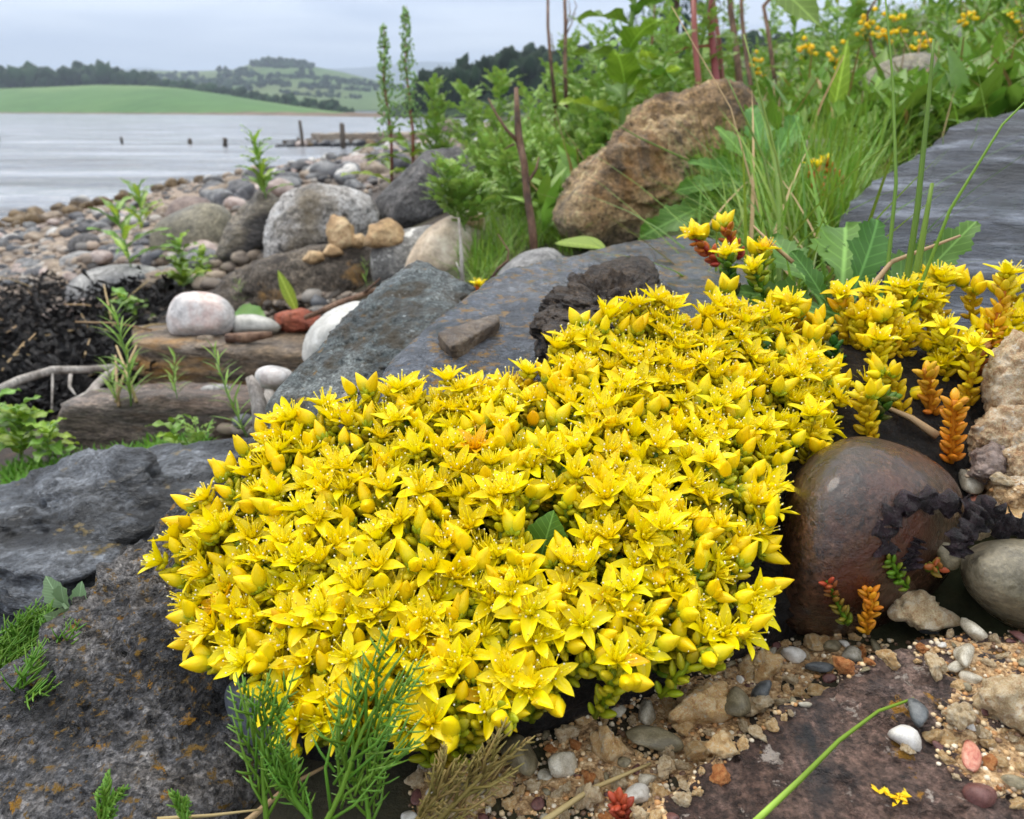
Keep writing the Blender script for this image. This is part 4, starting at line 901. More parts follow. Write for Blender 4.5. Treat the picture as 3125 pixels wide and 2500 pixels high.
SPR = [((2180, 790), (2117, 722), .42, .415, 'red-stemmed stonecrop shoot with a flower leaning over the wet boulder', 'flower+bud', RED, ORG, 16),
 ((2250, 770), (2216, 690), .43, .425, 'red-stemmed stonecrop shoot tipped with closed buds beside the grass tuft', 'bud', RED, RED * .5 + GOLD * .5, 16),
 ((2235, 880), (2219, 785), .385, .38, 'green stonecrop shoot in full flower below the red-stemmed shoots', 'flower+bud', DGRN, GRN, 16),
 ((2310, 860), (2331, 772), .39, .385, 'green stonecrop shoot in flower at the foot of the toothed leaves', 'flower+bud', GRN, LIME, 14),
 ((2330, 900), (2300, 828), .38, .375, 'short green stonecrop shoot with a half-open flower beside the toothed leaves', 'flower', GRN, LIME, 12),
 ((2200, 950), (2190, 880), .365, .36, 'stonecrop shoot with upright buds at the top of the cushion', 'bud', GRN, LIME, 12),
 ((2360, 1040), (2352, 955), .365, .36, 'green stonecrop shoot with a wide flower below the dark toothed leaves', 'flower', GRN, LIME, 16),
 ((2260, 1090), (2255, 1025), .35, .345, 'lime stonecrop shoot with a long-stamened flower on the cushion shoulder', 'flower', GRN, LIME, 12),
 ((2455, 1120), (2445, 1030), .35, .345, 'stonecrop shoot with a tight bunch of tall closed buds', 'bud', GRN, LG, 14),
 ((2625, 1010), (2570, 905), .36, .355, 'stonecrop shoot with a bud and a flower in front of the toothed leaves', 'flower+bud', ORG * .6 + LIME * .4, LG, 18),
 ((2770, 990), (2760, 885), .36, .355, 'stonecrop shoot with a level open flower in front of the slate slab', 'flower', LG, LG, 18),
 ((2860, 960), (2867, 850), .365, .36, 'tall stonecrop shoot crowned with a flower against the slate slab', 'flower+bud', LG, LG, 16),
 ((3020, 1040), (3072, 845), .35, .345, 'tall thick stonecrop shoot with orange leaves topped by a big flower beside the slate', 'flower', ORG, LG, 30),
 ((2720, 1050), (2712, 955), .35, .345, 'stonecrop shoot with a many-stamened flower and yellow leaves', 'flower+bud', ORG * .5 + LG * .5, LG, 16),
 ((2910, 1110), (2882, 1005), .345, .34, 'stonecrop shoot with a pale flower above the orange shoots', 'flower', LG, LG, 18),
 ((2955, 1215), (2972, 1062), .335, .325, 'bare-stemmed stonecrop shoot with a flower tilted towards the crumbly rock', 'flower', ORG * .6 + LG * .4, LG, 20),
 ((2842, 1250), (2820, 1120), .33, .322, 'slender orange-yellow stonecrop shoot without flowers', 'none', ORG * .8 + RED * .2, GOLD, 24),
 ((2905, 1385), (2915, 1215), .315, .305, 'plump orange stonecrop shoot without flowers over the black soil', 'none', ORG, GOLD * .6 + ORG * .4, 30),
 ((2690, 1130), (2684, 1045), .34, .335, 'stonecrop shoot with two flowers between the bud-tipped shoots', 'flower+bud', LG, LG, 16),
 ((2755, 1280), (2710, 1120), .33, .322, 'yellow leafy stonecrop shoot tipped with two buds', 'bud', ORG * .4 + LG * .6, LG, 28),
 ((2650, 1330), (2630, 1190), .318, .31, 'thick yellow leafy stonecrop shoot above the brown pebble', 'bud', ORG * .3 + LG * .7, LG, 30),
 ((2500, 1360), (2478, 1275), .305, .298, 'stonecrop shoot with a broad flower touching the brown pebble', 'flower', LG, LG, 18),
 ((2480, 1210), (2464, 1115), .33, .325, 'stonecrop shoot with a flower and a long golden bud', 'flower+bud', LG, LG, 18),
 ((2535, 1130), (2540, 1045), .352, .35, 'dark green rounded stonecrop shoot without flowers behind the bud-tipped shoots', 'none', DGRN * .8, DGRN * 1.3, 26),
 ((2340, 1130), (2330, 1065), .352, .35, 'dark green stubby stonecrop shoot among the flowers', 'none', DGRN * .8, DGRN * 1.3, 24),
 ((2560, 1260), (2545, 1190), .335, .332, 'small dark green stonecrop shoot between the yellow leafy shoots', 'none', DGRN * .8, GRN, 22),
 ((2690, 1260), (2705, 1205), .318, .315, 'small plump green stonecrop shoot on the yellow leafy shoot', 'none', DGRN * .8, GRN, 20),
 ((2975, 1150), (2985, 1060), .345, .342, 'small dull red stonecrop shoot behind the flowers beside the crumbly rock', 'none', RED * .7, RED * .6 + GRN * .4, 20)]
for i, q in enumerate(SPR):
    sprig(q[0], q[1], q[2], q[3], q[4], q[5], q[6], q[7], q[8], seed=500 + i, size=0.95)
for i in range(46):                                  # more shoots filling the right shoulder
    x, y = rs.uniform(2380, 3110), rs.uniform(860, 1230); 
    if y > 1130 and x > 2800: y -= 180
    dd = 0.345 + (1100 - y) * 0.00006
    sprig((x + rs.normal() * 15, y + 85), (x, y), dd + .006, dd, ['yellow stonecrop shoot with one open flower among the loose shoots in front of the slate', 'yellow stonecrop shoot with flower and buds among the loose shoots in front of the slate', 'yellow stonecrop shoot tipped only with buds among the loose shoots in front of the slate'][i % 3], ['flower', 'flower+bud', 'bud'][i % 3], LG * .6 + ORG * .4, LG, 14, seed=600 + i, group='loose stonecrop shoots on the right shoulder')
h, n = hit(2530, 1880)
for (bx, by, tx, ty, lab, c0, c1, nn) in [(2575, 1880, 2520, 1765, 'small red and green stonecrop shoot at the foot of the brown pebble', GRN, RED, 24), (2640, 1900, 2648, 1790, 'small orange stonecrop shoot in front of the brown pebble', ORG * .8 + LIME * .2, ORG, 26),
        (2745, 1770, 2700, 1700, 'small green stonecrop shoot beside the black seaweed', GRN, GRN, 20), (2830, 1740, 2855, 1735, 'tiny green and red stonecrop shoot beside the crumbly lump', GRN, RED, 10), (1890, 2510, 1880, 2445, 'dark red stonecrop shoot in the grit', RED * .7, RED, 22)]:
    t = ground_hit(bx, by); dd = min(t, 0.262 if bx > 2000 else 0.215)
    sprig((bx, by), (tx, ty), dd, dd - 0.004, lab, 'none', c0, c1, nn, seed=bx, size=0.6)
# ================================================================== LEAVES AND WEEDS
GREEN = S(74, 142, 42)
m_weed = leafmat('weed_leaf', S(118, 152, 54), S(88, 124, 42), rough=0.45, trans=0.28, var=0.22, ribs=True)
m_rag = leafmat('feathery_weed_leaf', S(150, 180, 82), S(116, 150, 64), rough=0.5, trans=0.3, var=0.25)
m_light = leafmat('bright_weed_leaf', S(152, 180, 58), S(126, 158, 48), rough=0.42, trans=0.35, var=0.18, ribs=True)
m_dkleaf = leafmat('toothed_leaf', S(92, 138, 46), S(66, 108, 36), rough=0.55, trans=0.3, var=0.2, vein=220, ribs=True)
m_glauc = leafmat('grey_green_leaf', S(126, 150, 110), S(108, 134, 92), rough=0.55, trans=0.2, var=0.1, ribs=True)
m_grass = leafmat('grass_blade', S(132, 164, 58), S(102, 138, 46), rough=0.42, trans=0.3, var=0.3, hue=0.05)
m_straw = leafmat('dry_straw', S(196, 172, 124), S(160, 132, 90), rough=0.6, trans=0.1, var=0.25)
m_moss = leafmat('bright_moss', S(104, 152, 36), S(80, 128, 30), rough=0.5, trans=0.3, var=0.25)
m_stemg = leafmat('green_stem', S(130, 160, 88), S(108, 142, 72), trans=0.0, var=0.15)
m_stemr = leafmat('red_stem', S(150, 78, 66), S(118, 58, 50), trans=0.0, var=0.15)
m_stemb = rmat('dead_brown_stem', [S(70, 48, 36), S(108, 78, 58), S(132, 104, 82)], 60, [], (0.6, 0.8), 0.6, 0.002, 200, stretch=(1, 1, 0.15))
m_drift = rmat('bleached_driftwood', [S(120, 112, 104), S(162, 154, 146), S(184, 178, 170)], 40, [(S(84, 76, 70), 90, 0.6, 0.7)], (0.65, 0.85), 0.7, 0.002, 160, stretch=(1, 1, 0.2))
m_wrack = rmat('black_seaweed', [S(14, 12, 12), S(28, 24, 24), S(48, 42, 40)], 60, [(S(90, 78, 64), 200, 0.70, 0.76)], (0.45, 0.8), 1.0, 0.006, 220)
m_yflow = leafmat('small_yellow_flower', S(255, 218, 20), S(250, 205, 14), rough=0.5, trans=0.3, var=0.1)

def strip_leaf(L, W, prof, fold=0.25, curl=0.1, n=9, teeth=0.0, nt_=0, seed=0, wave=0.0):
    """leaf from origin along +Y, face up +Z. prof(t)->0..1 half width; teeth adds toothed edge"""
    rs = np.random.default_rng(seed); v = []; f = []
    for i in range(n + 1):
        t = i / n; w = W / 2 * prof(t)
        if teeth and 0 < i < n: w *= 1 + teeth * (1 if i % 2 else -1) + rs.normal() * teeth * 0.2
        z0 = curl * L * (t * t) * -1 + 0.12 * L * t; wv = wave * W * math.sin(t * 13 + seed)
        for s in (-1, -0.5, 0, 0.5, 1):
            v.append((s * w, t * L - (abs(s) * teeth * 0.02 * L), z0 + fold * abs(s) * w + wv * s * abs(s)))
    for i in range(n):
        for j in range(4): f.append([i * 5 + j, i * 5 + j + 1, i * 5 + j + 6, i * 5 + j + 5])
    return np.array(v), f
p_lance = lambda t: max(0.02, math.sin(math.pi * min(1, t * 0.96 + 0.04)) ** 0.8 * (1 - 0.25 * t)) if t < 1 else 0.0
p_ovate = lambda t: max(0.03, math.sin(math.pi * t ** 0.7) ** 0.8) if 0 < t < 1 else (0.06 if t == 0 else 0.0)
p_spat = lambda t: (0.15 + 0.85 * smoothstep(0.1, 0.65, t)) * math.sqrt(max(0, 1 - max(0, (t - 0.6) / 0.4) ** 2)) if t < 1 else 0.0
def pinnate_leaf(L, W, pairs=7, seed=0, lobe=0.30):
    """ragwort-like divided leaf"""
    rs = np.random.default_rng(seed); mb = MB()
    v, f = strip_leaf(L, L * 0.07, lambda t: 1 - 0.7 * t, 0.1, 0.18, 7); mb.add(v, f)
    for k in range(pairs):
        t = 0.18 + 0.78 * k / (pairs - 1); l = W / 2 * (math.sin(math.pi * (0.18 + 0.72 * t)) ** 0.7) * rs.uniform(0.85, 1.15); z = -0.18 * L * t * t + 0.12 * L * t
        for s in (-1, 1):
            a = s * (1.05 - 0.45 * t + rs.normal() * 0.1)
            lv, lf = strip_leaf(l, l * 0.55, p_spat, 0.15, 0.15, 6, 0.28, 1, k + seed)
            mb.xf(lv, lf, Matrix.Translation((0, t * L, z)) @ rotm('Z', -a) @ rotm('Y', rs.normal() * 0.3) @ rotm('X', rs.normal() * 0.2 + 0.15))
    v, f = strip_leaf(W * 0.4, W * 0.26, p_spat, 0.15, 0.15, 6, 0.28); mb.xf(v, f, Matrix.Translation((0, L * 0.97, -0.06 * L)) @ rotm('X', -0.15))
    return np.concatenate(mb.v), mb.f
def lv(name, geo, mat): return mesh_data(name, geo[0], geo[1], mat)
L_RAG = [lv('leaf', pinnate_leaf(1.0, 0.62, 7, k), m_rag) for k in range(4)]
L_LAN = [lv('leaf', strip_leaf(1.0, 0.24, p_lance, 0.35, 0.4, 12, 0, 0, k, 0.14), m) for k, m in enumerate((m_weed, m_light, m_weed))]
L_OVA = [lv('leaf', strip_leaf(1.0, 0.56, p_ovate, 0.3, 0.38, 16, 0.09, 1, k, 0.13), m) for k, m in enumerate((m_weed, m_weed, m_light))]
L_TOO = [lv('leaf', strip_leaf(1.0, 0.40, lambda t: p_spat(t) * (0.84 + 0.16 * math.cos(t * 31 + k)), 0.22, 0.22, 34, 0.10, 1, k, 0.08), m_dkleaf) for k in range(3)]
L_NAR = [lv('leaf', strip_leaf(1.0, 0.10, p_lance, 0.3, 0.3, 6, 0, 0, k), m_rag) for k in range(2)]
L_GLA = [lv('leaf', strip_leaf(1.0, 0.62, lambda t: (p_ovate(t) if t > 0.12 else 0.25), 0.25, 0.1, 8, 0.10, 1, k), m_glauc) for k in range(2)]

def weed(name, label, foot, H, leaves, n, size, lean=(0, 0, 0), stem=None, group=None, seed=0, start=0.05, up=0.55, sr=None, taper=0.5, cat='plant', whorl=2.4, flowers=0):
    rs = np.random.default_rng(seed); root = thing(name, label, cat, foot, group)
    top = Vector((lean[0], lean[1], H)); mid = top * 0.5 + Vector((rs.normal() * 0.03, rs.normal() * 0.03, 0)) * H
    pts = [Vector((0, 0, -0.02 * H)), mid * 0.5, mid, (mid + top) / 2, top]; sr = sr or H * 0.012
    mb = MB(); mb.tube(pts, [sr, sr, sr * 0.85, sr * 0.65, sr * 0.35], 6)
    add('stem', mb.data('stem', stem or m_stemg), root)
    def at(t):
        s = t * 4; i = min(int(s), 3); return pts[i].lerp(pts[i + 1], s - i)
    for k in range(n):
        t = start + (1 - start) * (k + 0.5) / n; a = k * whorl + rs.normal() * 0.3
        e = up + rs.normal() * 0.18 + 0.5 * max(0, t - 0.75) * 2
        d = Vector((math.cos(a) * math.cos(e), math.sin(a) * math.cos(e), math.sin(e)))
        s = size * (1 - taper * t) * rs.uniform(0.8, 1.2)
        add('leaf', leaves[rs.integers(len(leaves))], root, Matrix.Translation(at(t)) @ frame(d, Vector((0, 0, 1))) @ Matrix.Scale(s, 4))
    for k in range(flowers):
        a = k * 2.4; fl = MB(); vv, ff = ico(2); fl.add(vv * (1, 1, 0.9) * max(.006, H * 0.024) * (1 + 0.3 * vnoise(vv * 3))[:, None], ff)
        p = top + Vector((math.cos(a), math.sin(a), 0)) * max(.02, H * 0.10) * (0.3 + k / max(flowers, 1)) + Vector((0, 0, rs.normal() * max(.014, .05 * H)))
        st = MB(); st.tube([at(0.85) - p, Vector((0, 0, 0))], sr * 0.4, 4)
        o = add('flower_head', fl.data('flower_head', m_yflow), root, loc=p); add('flower_stalk', st.data('flower_stalk', m_stemg), o)
    return root
def foot(px, py, back=0.0):
    h, n = hit(px, py)
    return (h + ray(px, py).normalized() * back) if h else P(px, py, 2.0)
def Hpx(f, px, py):          # height so that a plant at f reaches pixel row py
    r = ray(px, py); t = f.y / r.y; return CAM.z + r.z * t - f.z
def gfoot(px, d):            # point on the ground below a pixel column at depth d
    r = ray(px, 800); x, y = r.x * d, r.y * d; return Vector((x, y, gz1(x, y)))

# ------------------------------------------------------------------ feathery weeds in the middle
RAGS = [(1345, 275, 2.9, 'feathery green weed beside the two dock spikes'), (1430, 285, 2.6, 'young feathery weed between the dock spikes and the dead stem'), (1530, 245, 2.3, 'bushy feathery weed behind the dead brown stem'),
        (1620, 330, 2.0, 'feathery weed leaning over the dead brown stem'), (1740, 150, 2.2, 'tallest feathery weed with a crowded leafy top'), (1680, 230, 2.5, 'feathery weed behind the tallest one'), (1850, 280, 2.1, 'feathery weed behind the ochre boulder'),
        (1580, 480, 1.7, 'low feathery weed at the foot of the dead brown stem'), (1480, 540, 1.75, 'low spreading feathery weed beside the dark angular boulder'), (1670, 520, 1.55, 'feathery weed pressed against the ochre boulder'), (1560, 600, 1.4, 'short ferny weed in the grass beside the beige stone'),
        (1900, 180, 2.8, 'feathery weed on the bank above the ochre boulder'), (2020, 230, 2.6, 'feathery weed below the red stems'), (1800, 420, 1.7, 'feathery weed behind the left end of the ochre boulder'), (1640, 430, 1.8, 'feathery weed right of the dead brown stem')]
for i, (px, py, d, lab) in enumerate(RAGS):
    f_ = gfoot(px, d); H = max(0.12, Hpx(f_, px, py)); n = int(np.clip(44 * H / 0.3, 30, 64))
    weed('feathery_weed', lab, f_, H, L_RAG, n, 0.085 + 0.09 * H, lean=(random.gauss(0, .04) * H, 0, 0), seed=700 + i, up=0.6, taper=0.45, start=0.02)
f_ = foot(1420, 705); weed('feathery_weed', 'dark feathery weed growing against the dark angular boulder', f_, Hpx(f_, 1400, 520), L_RAG, 44, 0.07, seed=760, up=0.6, lean=(-0.02, 0, 0))
# ------------------------------------------------------------------ dock spikes
m_dock = leafmat('dock_seed', S(150, 182, 112), S(122, 160, 88), trans=0.15, var=0.2)
def dock(px, pyt, d, label, seed):
    rs = np.random.default_rng(seed); f_ = gfoot(px, d); H = Hpx(f_, px, pyt); root = thing('dock_plant', label, 'plant', f_, 'dock plants on the beach')
    mb = MB(); mb.tube([(0, 0, -0.02), (0.01, 0, H * .35), (-0.006, 0, H * .7), (0.005, 0, H)], [.006, .005, .0035, .001], 6); add('stem', mb.data('stem', m_stemr), root)
    bv_, bf_ = ico(1); mb = MB()
    for k in range(230):
        t = rs.uniform(0.38, 1.0); r = 0.06 * (1 - t) ** 0.6 * rs.uniform(0.2, 1) + 0.004; a = rs.uniform(0, 6.28)
        s = rs.uniform(.003, .006); mb.add(bv_ * (s, s, s * 1.3) + (r * math.cos(a), r * math.sin(a), t * H), bf_)
    for k in range(16):
        t = 0.4 + 0.55 * k / 16; a = k * 2.4; l = 0.06 * (1.1 - t); mb.tube([(0, 0, t * H), (l * math.cos(a), l * math.sin(a), t * H + l * 1.3)], [.0015, .0008], 4)
        for q in range(7): u = q / 7; s = .0045; mb.add(bv_ * s + (l * u * math.cos(a), l * u * math.sin(a), t * H + l * 1.3 * u), bf_)
    stuff(add('seed_spike', mb.data('seed_spike', m_dock), root))
    for k in range(9):
        a = k * 2.4 + seed; e = 0.5 - 0.05 * k; t = 0.06 + 0.04 * k
        add('leaf', L_LAN[k % 3], root, Matrix.Translation((0, 0, t * H)) @ frame(Vector((math.cos(a) * math.cos(e), math.sin(a) * math.cos(e), math.sin(e))), Vector((0, 0, 1))) @ Matrix.Scale(0.15 * rs.uniform(.8, 1.2), 4))
dock(1205, 72, 3.0, 'dock plant with a pale green seed spike, the shorter of the pair', 1)
dock(1268, 18, 2.9, 'dock plant with the taller pale green seed spike', 2)
# ------------------------------------------------------------------ dead stems
def twig(name, label, pts, rad, branches=(), mat=None, cat='stem', group=None, sides=8):
    base = Vector(pts[0]); root = thing(name, label, cat, base, group)
    mb = MB(); mb.tube([Vector(p) - base for p in pts], rad, sides); add('main_stem', mb.data('main_stem', mat or m_stemb), root)
    for bp_, br_ in branches:
        mb = MB(); mb.tube([Vector(p) - base for p in bp_], br_, 6); add('side_twig', mb.data('side_twig', mat or m_stemb), root)
    return root
D = .99
twig('dead_stem', 'dead brown woody stem with a forked side twig beside the ochre boulder', [P(1632, 790, D), P(1625, 700, D), P(1608, 590, D), P(1600, 500, D), P(1583, 420, D), P(1578, 340, D), P(1575, 268, D)], [.0052, .0050, .0046, .0044, .0050, .0036, .0026],
     [([P(1580, 432, D), P(1545, 395, D - .01), P(1515, 350, D), P(1490, 300, D)], [.0028, .002, .0016, .0008]), ([P(1612, 555, D), P(1635, 520, D), P(1645, 480, D)], [.0025, .0016, .001]), ([P(1570, 440, D), P(1552, 448, D), P(1538, 458, D)], [.0018, .0012, .0006])])
D = 1.9
twig('dead_stem', 'thin bare dead stem rising above the feathery weeds, unbranched', [P(1695, 330, D), P(1680, 180, D), P(1672, 80, D), P(1672, -40, D)], [.0050, .0042, .0036, .003], [([P(1690, 165, D), P(1684, 115, D), P(1682, 100, D)], [.0016, .001, .0006])])
D = 1.95
twig('dead_stem', 'thin bare dead stem with fine side twigs above the feathery weeds', [P(1728, 330, D), P(1724, 180, D), P(1726, 80, D), P(1722, -40, D)], [.0056, .005, .0045, .004], [([P(1726, 110, D), P(1745, 70, D), P(1757, 40, D)], [.002, .0014, .0007]), ([P(1726, 90, D), P(1740, 40, D), P(1735, 0, D)], [.002, .0014, .0007]), ([P(1740, 65, D), P(1760, 20, D), P(1752, 0, D)], [.0015, .001, .0006])])
for i, (px, pyb, pyt, w, mt, lab) in enumerate([(2125, 290, -60, .009, m_stemr, 'red upright weed stem behind the ochre boulder'), (2175, 240, -60, .011, m_stemr, 'thick red weed stem with a bent side branch'), (2185, 130, -60, .007, m_stemr, 'thin pinkish weed stem crossing the thick red one'),
        (2235, 130, -60, .010, m_stemb, 'dark brown broken stem on the bank'), (2270, 190, -60, .007, m_stemb, 'slim dark brown stem on the bank'), (2335, 100, -60, .007, m_stemb, 'slanting dark brown stem on the bank'), (2650, 150, -60, .005, m_stemb, 'thin slanting dark twig among the yellow flowers')]):
    D = 2.0 + 0.08 * i; br = [([P(px - 10, pyb - 100, D), P(px - 80, pyb - 95, D), P(px - 150, pyb - 60, D)], [.004, .003, .001])] if i == 1 else []
    f_ = gfoot(px, D); twig('weed_stem', lab, [f_, P(px + 10, pyb, D), P(px - 5, (pyb + pyt) / 2, D), P(px + (60 if i > 4 else -10), pyt, D)], [w, w * .95, w * .85, w * .7], br, mt)
# ------------------------------------------------------------------ leafy weeds of the bank
rs = np.random.default_rng(12); nb_ = 0
BANK = []
while len(BANK) < 46:
    px, d = rs.uniform(1780, 3400), rs.uniform(1.7, 5.0)
    f_ = gfoot(px, d)
    if any((f_ - q).length < 0.16 for q, *_ in BANK): continue
    if d < 2.3 and 2380 < px < 3125: continue
    BANK.append((f_, px, d))
kinds = [('leafy_weed', L_OVA, 24, 0.11, 'leafy weed with broad wavy leaves growing on the bank'), ('lance_leaved_weed', L_LAN, 34, 0.10, 'weed with narrow pointed leaves growing on the bank'), ('feathery_weed', L_RAG, 34, 0.12, 'feathery weed growing high on the bank'), ('flowering_weed', L_LAN, 20, 0.10, 'slender weed with small yellow flowers on the bank')]
for i, (f_, px, d) in enumerate(BANK):
    k = [0, 2, 1, 3, 2, 0, 3][i % 7]
    if px < 2300 and k == 3: k = 2
    nm, lvs, n, sz, lab = kinds[k]; H = rs.uniform(0.28, 0.55) if px < 2500 else rs.uniform(0.16, 0.36)
    weed(nm, lab, f_, H, lvs, n, sz * (0.7 + H), lean=(rs.normal() * .08 * H, rs.normal() * .05, 0), seed=800 + i, up=0.55, group=['broad-leaved weeds on the bank', 'narrow-leaved weeds on the bank', 'feathery weeds high on the bank', 'yellow-flowered weeds on the bank'][k], stem=m_stemr if k == 0 and i % 2 else None, flowers=6 if k == 3 else 0)
YF = [(2545, 85), (2600, 105), (2385, 150), (2470, 170), (2700, 135), (3080, 25), (2820, 60), (2630, 60), (2250, 210), (2950, 60)]
for i, (px, py) in enumerate(YF):
    D = 2.1 + .06 * i; f_ = gfoot(px, D); weed('flowering_weed', 'weed bearing a cluster of yellow flowers on the bank', f_, max(.08, Hpx(f_, px, py)), L_LAN, 16, .07, seed=880 + i, group='clusters of yellow flowers on the bank', flowers=14, up=.6)
# big leaves seen close on the bank
def leaf_at(name, label, base, tip, d0, d1, geo, mat, up=None, cat='leaf', group=None, wscale=1.0):
    A = P(*base, d0); B = P(*tip, d1); L = (B - A).length
    v, f = geo; o = add(name, mesh_data(name, v * (wscale, 1, 1), f, mat), mw=Matrix.Translation(A) @ frame(B - A, up or (-FWD + Vector((0, 0, 0.6)))) @ Matrix.Scale(L, 4))
    return tag(o, label, cat, group)
G_LAN = strip_leaf(1.0, 0.24, p_lance, 0.3, 0.1, 12, 0, 0, 1, 0.04); G_OVA = strip_leaf(1.0, 0.5, p_ovate, 0.2, 0.15, 16, 0.05, 1, 2, 0.05); G_SPA = strip_leaf(1.0, 0.34, p_spat, 0.2, 0.12, 30, 0.07, 1, 3, 0.04)
leaf_at('upright_leaf', 'tall upright lance-shaped leaf in the grass beside the bank rock', (2530, 400), (2585, 120), 1.25, 1.2, G_LAN, m_light)
leaf_at('hanging_leaf', 'broad leaf hanging over the bank above the yellow flowers', (2300, -90), (2510, 80), 1.3, 1.25, G_OVA, m_weed, group=None)
leaf_at('stone_leaf', 'broad bright green leaf lying between the wet boulder and the ochre boulder', (1700, 740), (1850, 765), .92, .88, strip_leaf(1.0, .7, p_lance, .15, .1, 10), m_light, up=Vector((0, -0.2, 1)))
leaf_at('pointed_leaf', 'single bright pointed leaf standing behind the red brick fragment', (905, 950), (848, 825), 1.14, 1.13, G_LAN, m_light, wscale=1.3)
leaf_at('flat_leaf', 'dark green leaf lying behind the white flat pebble', (700, 965), (810, 970), 1.2, 1.14, G_OVA, m_weed, up=Vector((0, -0.5, 1)))
# dark leaves showing through the cushion
for i, (b_, t_, lab) in enumerate([((1640, 1740), (1690, 1560), 'dark green leaf upright inside the flower cushion'), ((1820, 1770), (1900, 1700), 'dark green leaf low inside the flower cushion'), ((1600, 1880), (1720, 1830), 'dark green leaf at the lower gap of the flower cushion')]):
    leaf_at('dark_leaf', lab, b_, t_, .262 if i < 2 else .245, .256 if i < 2 else .24, G_OVA, m_dkleaf, wscale=1.6)
# toothed leaves in front of the slate
TO = [((2560, 960), (2700, 655), .40, .42, 1.05), ((2540, 960), (2590, 640), .42, .50, .9), ((2490, 950), (2430, 760), .40, .40, 1.0), ((2600, 980), (2260, 870), .40, .385, .8), ((2620, 960), (2900, 760), .44, .47, .9), ((2900, 900), (2985, 660), .38, .39, .8), ((2520, 990), (2300, 900), .385, .38, .9), ((2450, 900), (2350, 700), .43, .46, .8), ((2650, 950), (2760, 730), .46, .5, 1.0), ((2620, 900), (2560, 720), .45, .47, .9)]
tl = thing('toothed_leaf_rosette', 'rosette of dark green toothed leaves growing in front of the slate slab', 'plant', P(2580, 970, .41))
for i, (b_, t_, d0, d1, ws) in enumerate(TO):
    A = P(*b_, d0) - tl.location; B = P(*t_, d1) - tl.location
    A = A * 0.5
    add('leaf', L_TOO[i % 3], tl, Matrix.Translation(A) @ frame(B - A, -FWD + Vector((0.3 * (-1) ** i, 0, 0.5))) @ Matrix.Scale((B - A).length, 4) @ Matrix.Diagonal((ws * .95, 1, 1, 1)))
ol = thing('sow_thistle', 'jagged-leaved weed hanging over the ochre boulder', 'plant', P(2330, 560, .95))
for i, (t_, d1, mt) in enumerate([((2190, 370), .98, 0), ((2110, 480), .93, 0), ((2300, 300), 1.02, 1), ((2450, 330), 1.0, 0), ((2080, 560), .90, 2), ((2200, 700), .88, 1), ((1960, 700), .90, 2), ((2400, 480), .9, 0)]):
    B = P(*t_, d1) - ol.location
    add('leaf', L_TOO[mt], ol, frame(B, -FWD + Vector((0, 0, 0.5))) @ Matrix.Scale(B.length, 4) @ Matrix.Diagonal((.62, 1, 1, 1)))
# conifer behind the bank
m_con = leafmat('conifer_needle', S(44, 78, 66), S(30, 60, 52), rough=0.6, trans=0.05, var=0.3)
f_ = gfoot(2010, 17.0); H = Hpx(f_, 2010, -260); root = thing('conifer', 'dark blue-green conifer with drooping branches behind the bank', 'tree', f_)
mb = MB(); mb.tube([(0, 0, -.2), (0, 0, H)], [.16, .03], 8); add('trunk', mb.data('trunk', m_stemb), root)
rs = np.random.default_rng(4); mb = MB(); q = strip_leaf(1.0, 0.22, p_lance, 0.1, 0.3, 3)
for k in range(60):
    t = 0.15 + 0.83 * k / 60; a = k * 2.4; l = (1 - t) * 1.5 + 0.2; tip = Vector((math.cos(a) * l, math.sin(a) * l, -0.25 * l)); b0 = Vector((0, 0, t * H))
    for j in range(26):
        u = rs.uniform(0.15, 1); p = b0 + tip * u + Vector((0, 0, -0.25 * u * u * l)); dv_ = (tip.normalized() * 0.6 + Vector(rs.normal(size=3)) * 0.6 - Vector((0, 0, .35))).normalized()
        mb.xf(q[0], q[1], Matrix.Translation(p) @ frame(dv_, Vector((0, 0, 1))) @ Matrix.Scale(rs.uniform(.14, .30), 4))
add('crown', mb.data('crown', m_con), root)

# ------------------------------------------------------------------ ground cover of the bank
def scatter_cover(name, label, n, region, geos, mat, smin, smax, cat='plants', seed=0, up=0.5):
    rs = np.random.default_rng(seed); mb = MB(); k = 0; tries = 0
    while k < n and tries < n * 6:
        tries += 1; p = region(rs)
        if p is None: continue
        a = rs.uniform(0, 6.28); e = up + rs.normal() * 0.35; g_ = geos[rs.integers(len(geos))]
        d = Vector((math.cos(a) * math.cos(e), math.sin(a) * math.cos(e), math.sin(e)))
        mb.xf(g_[0], g_[1], Matrix.Translation(p) @ frame(d, Vector((0, 0, 1))) @ Matrix.Scale(rs.uniform(smin, smax), 4)); k += 1
    return tag(stuff(add(name, mb.data(name, mat))), label, cat)
def reg_bank(rs):
    px, d = rs.uniform(1500, 3700), math.exp(rs.uniform(math.log(1.15), math.log(9)))
    f_ = gfoot(px, d)
    if f_.x < -0.05 + 0.02 * d or (d < 1.5 and px < 1650): return None
    return f_ + Vector((0, 0, rs.uniform(0, 0.05) * d ** 0.5))
g_small = [strip_leaf(1.0, 0.42, p_ovate, 0.2, 0.2, 3), strip_leaf(1.0, 0.25, p_lance, 0.2, 0.2, 3)]
scatter_cover('weed_cover', 'low green weeds covering the bank', 9000, reg_bank, g_small, m_weed, 0.03, 0.11, seed=5, up=0.6)
def dead_geo(): return strip_leaf(1.0, 0.035, lambda t: 1 - .6 * t, .2, .15, 2)
scatter_cover('dead_undergrowth', 'dry brown stems and dead leaves among the weeds on the bank', 1700, reg_bank, [dead_geo(), dead_geo(), strip_leaf(.5, .07, p_lance, .3, .4, 3)], leafmat('dead_leaf', S(158, 128, 84), S(124, 94, 60), trans=.1, var=.3), 0.05, 0.16, seed=55, up=.75)
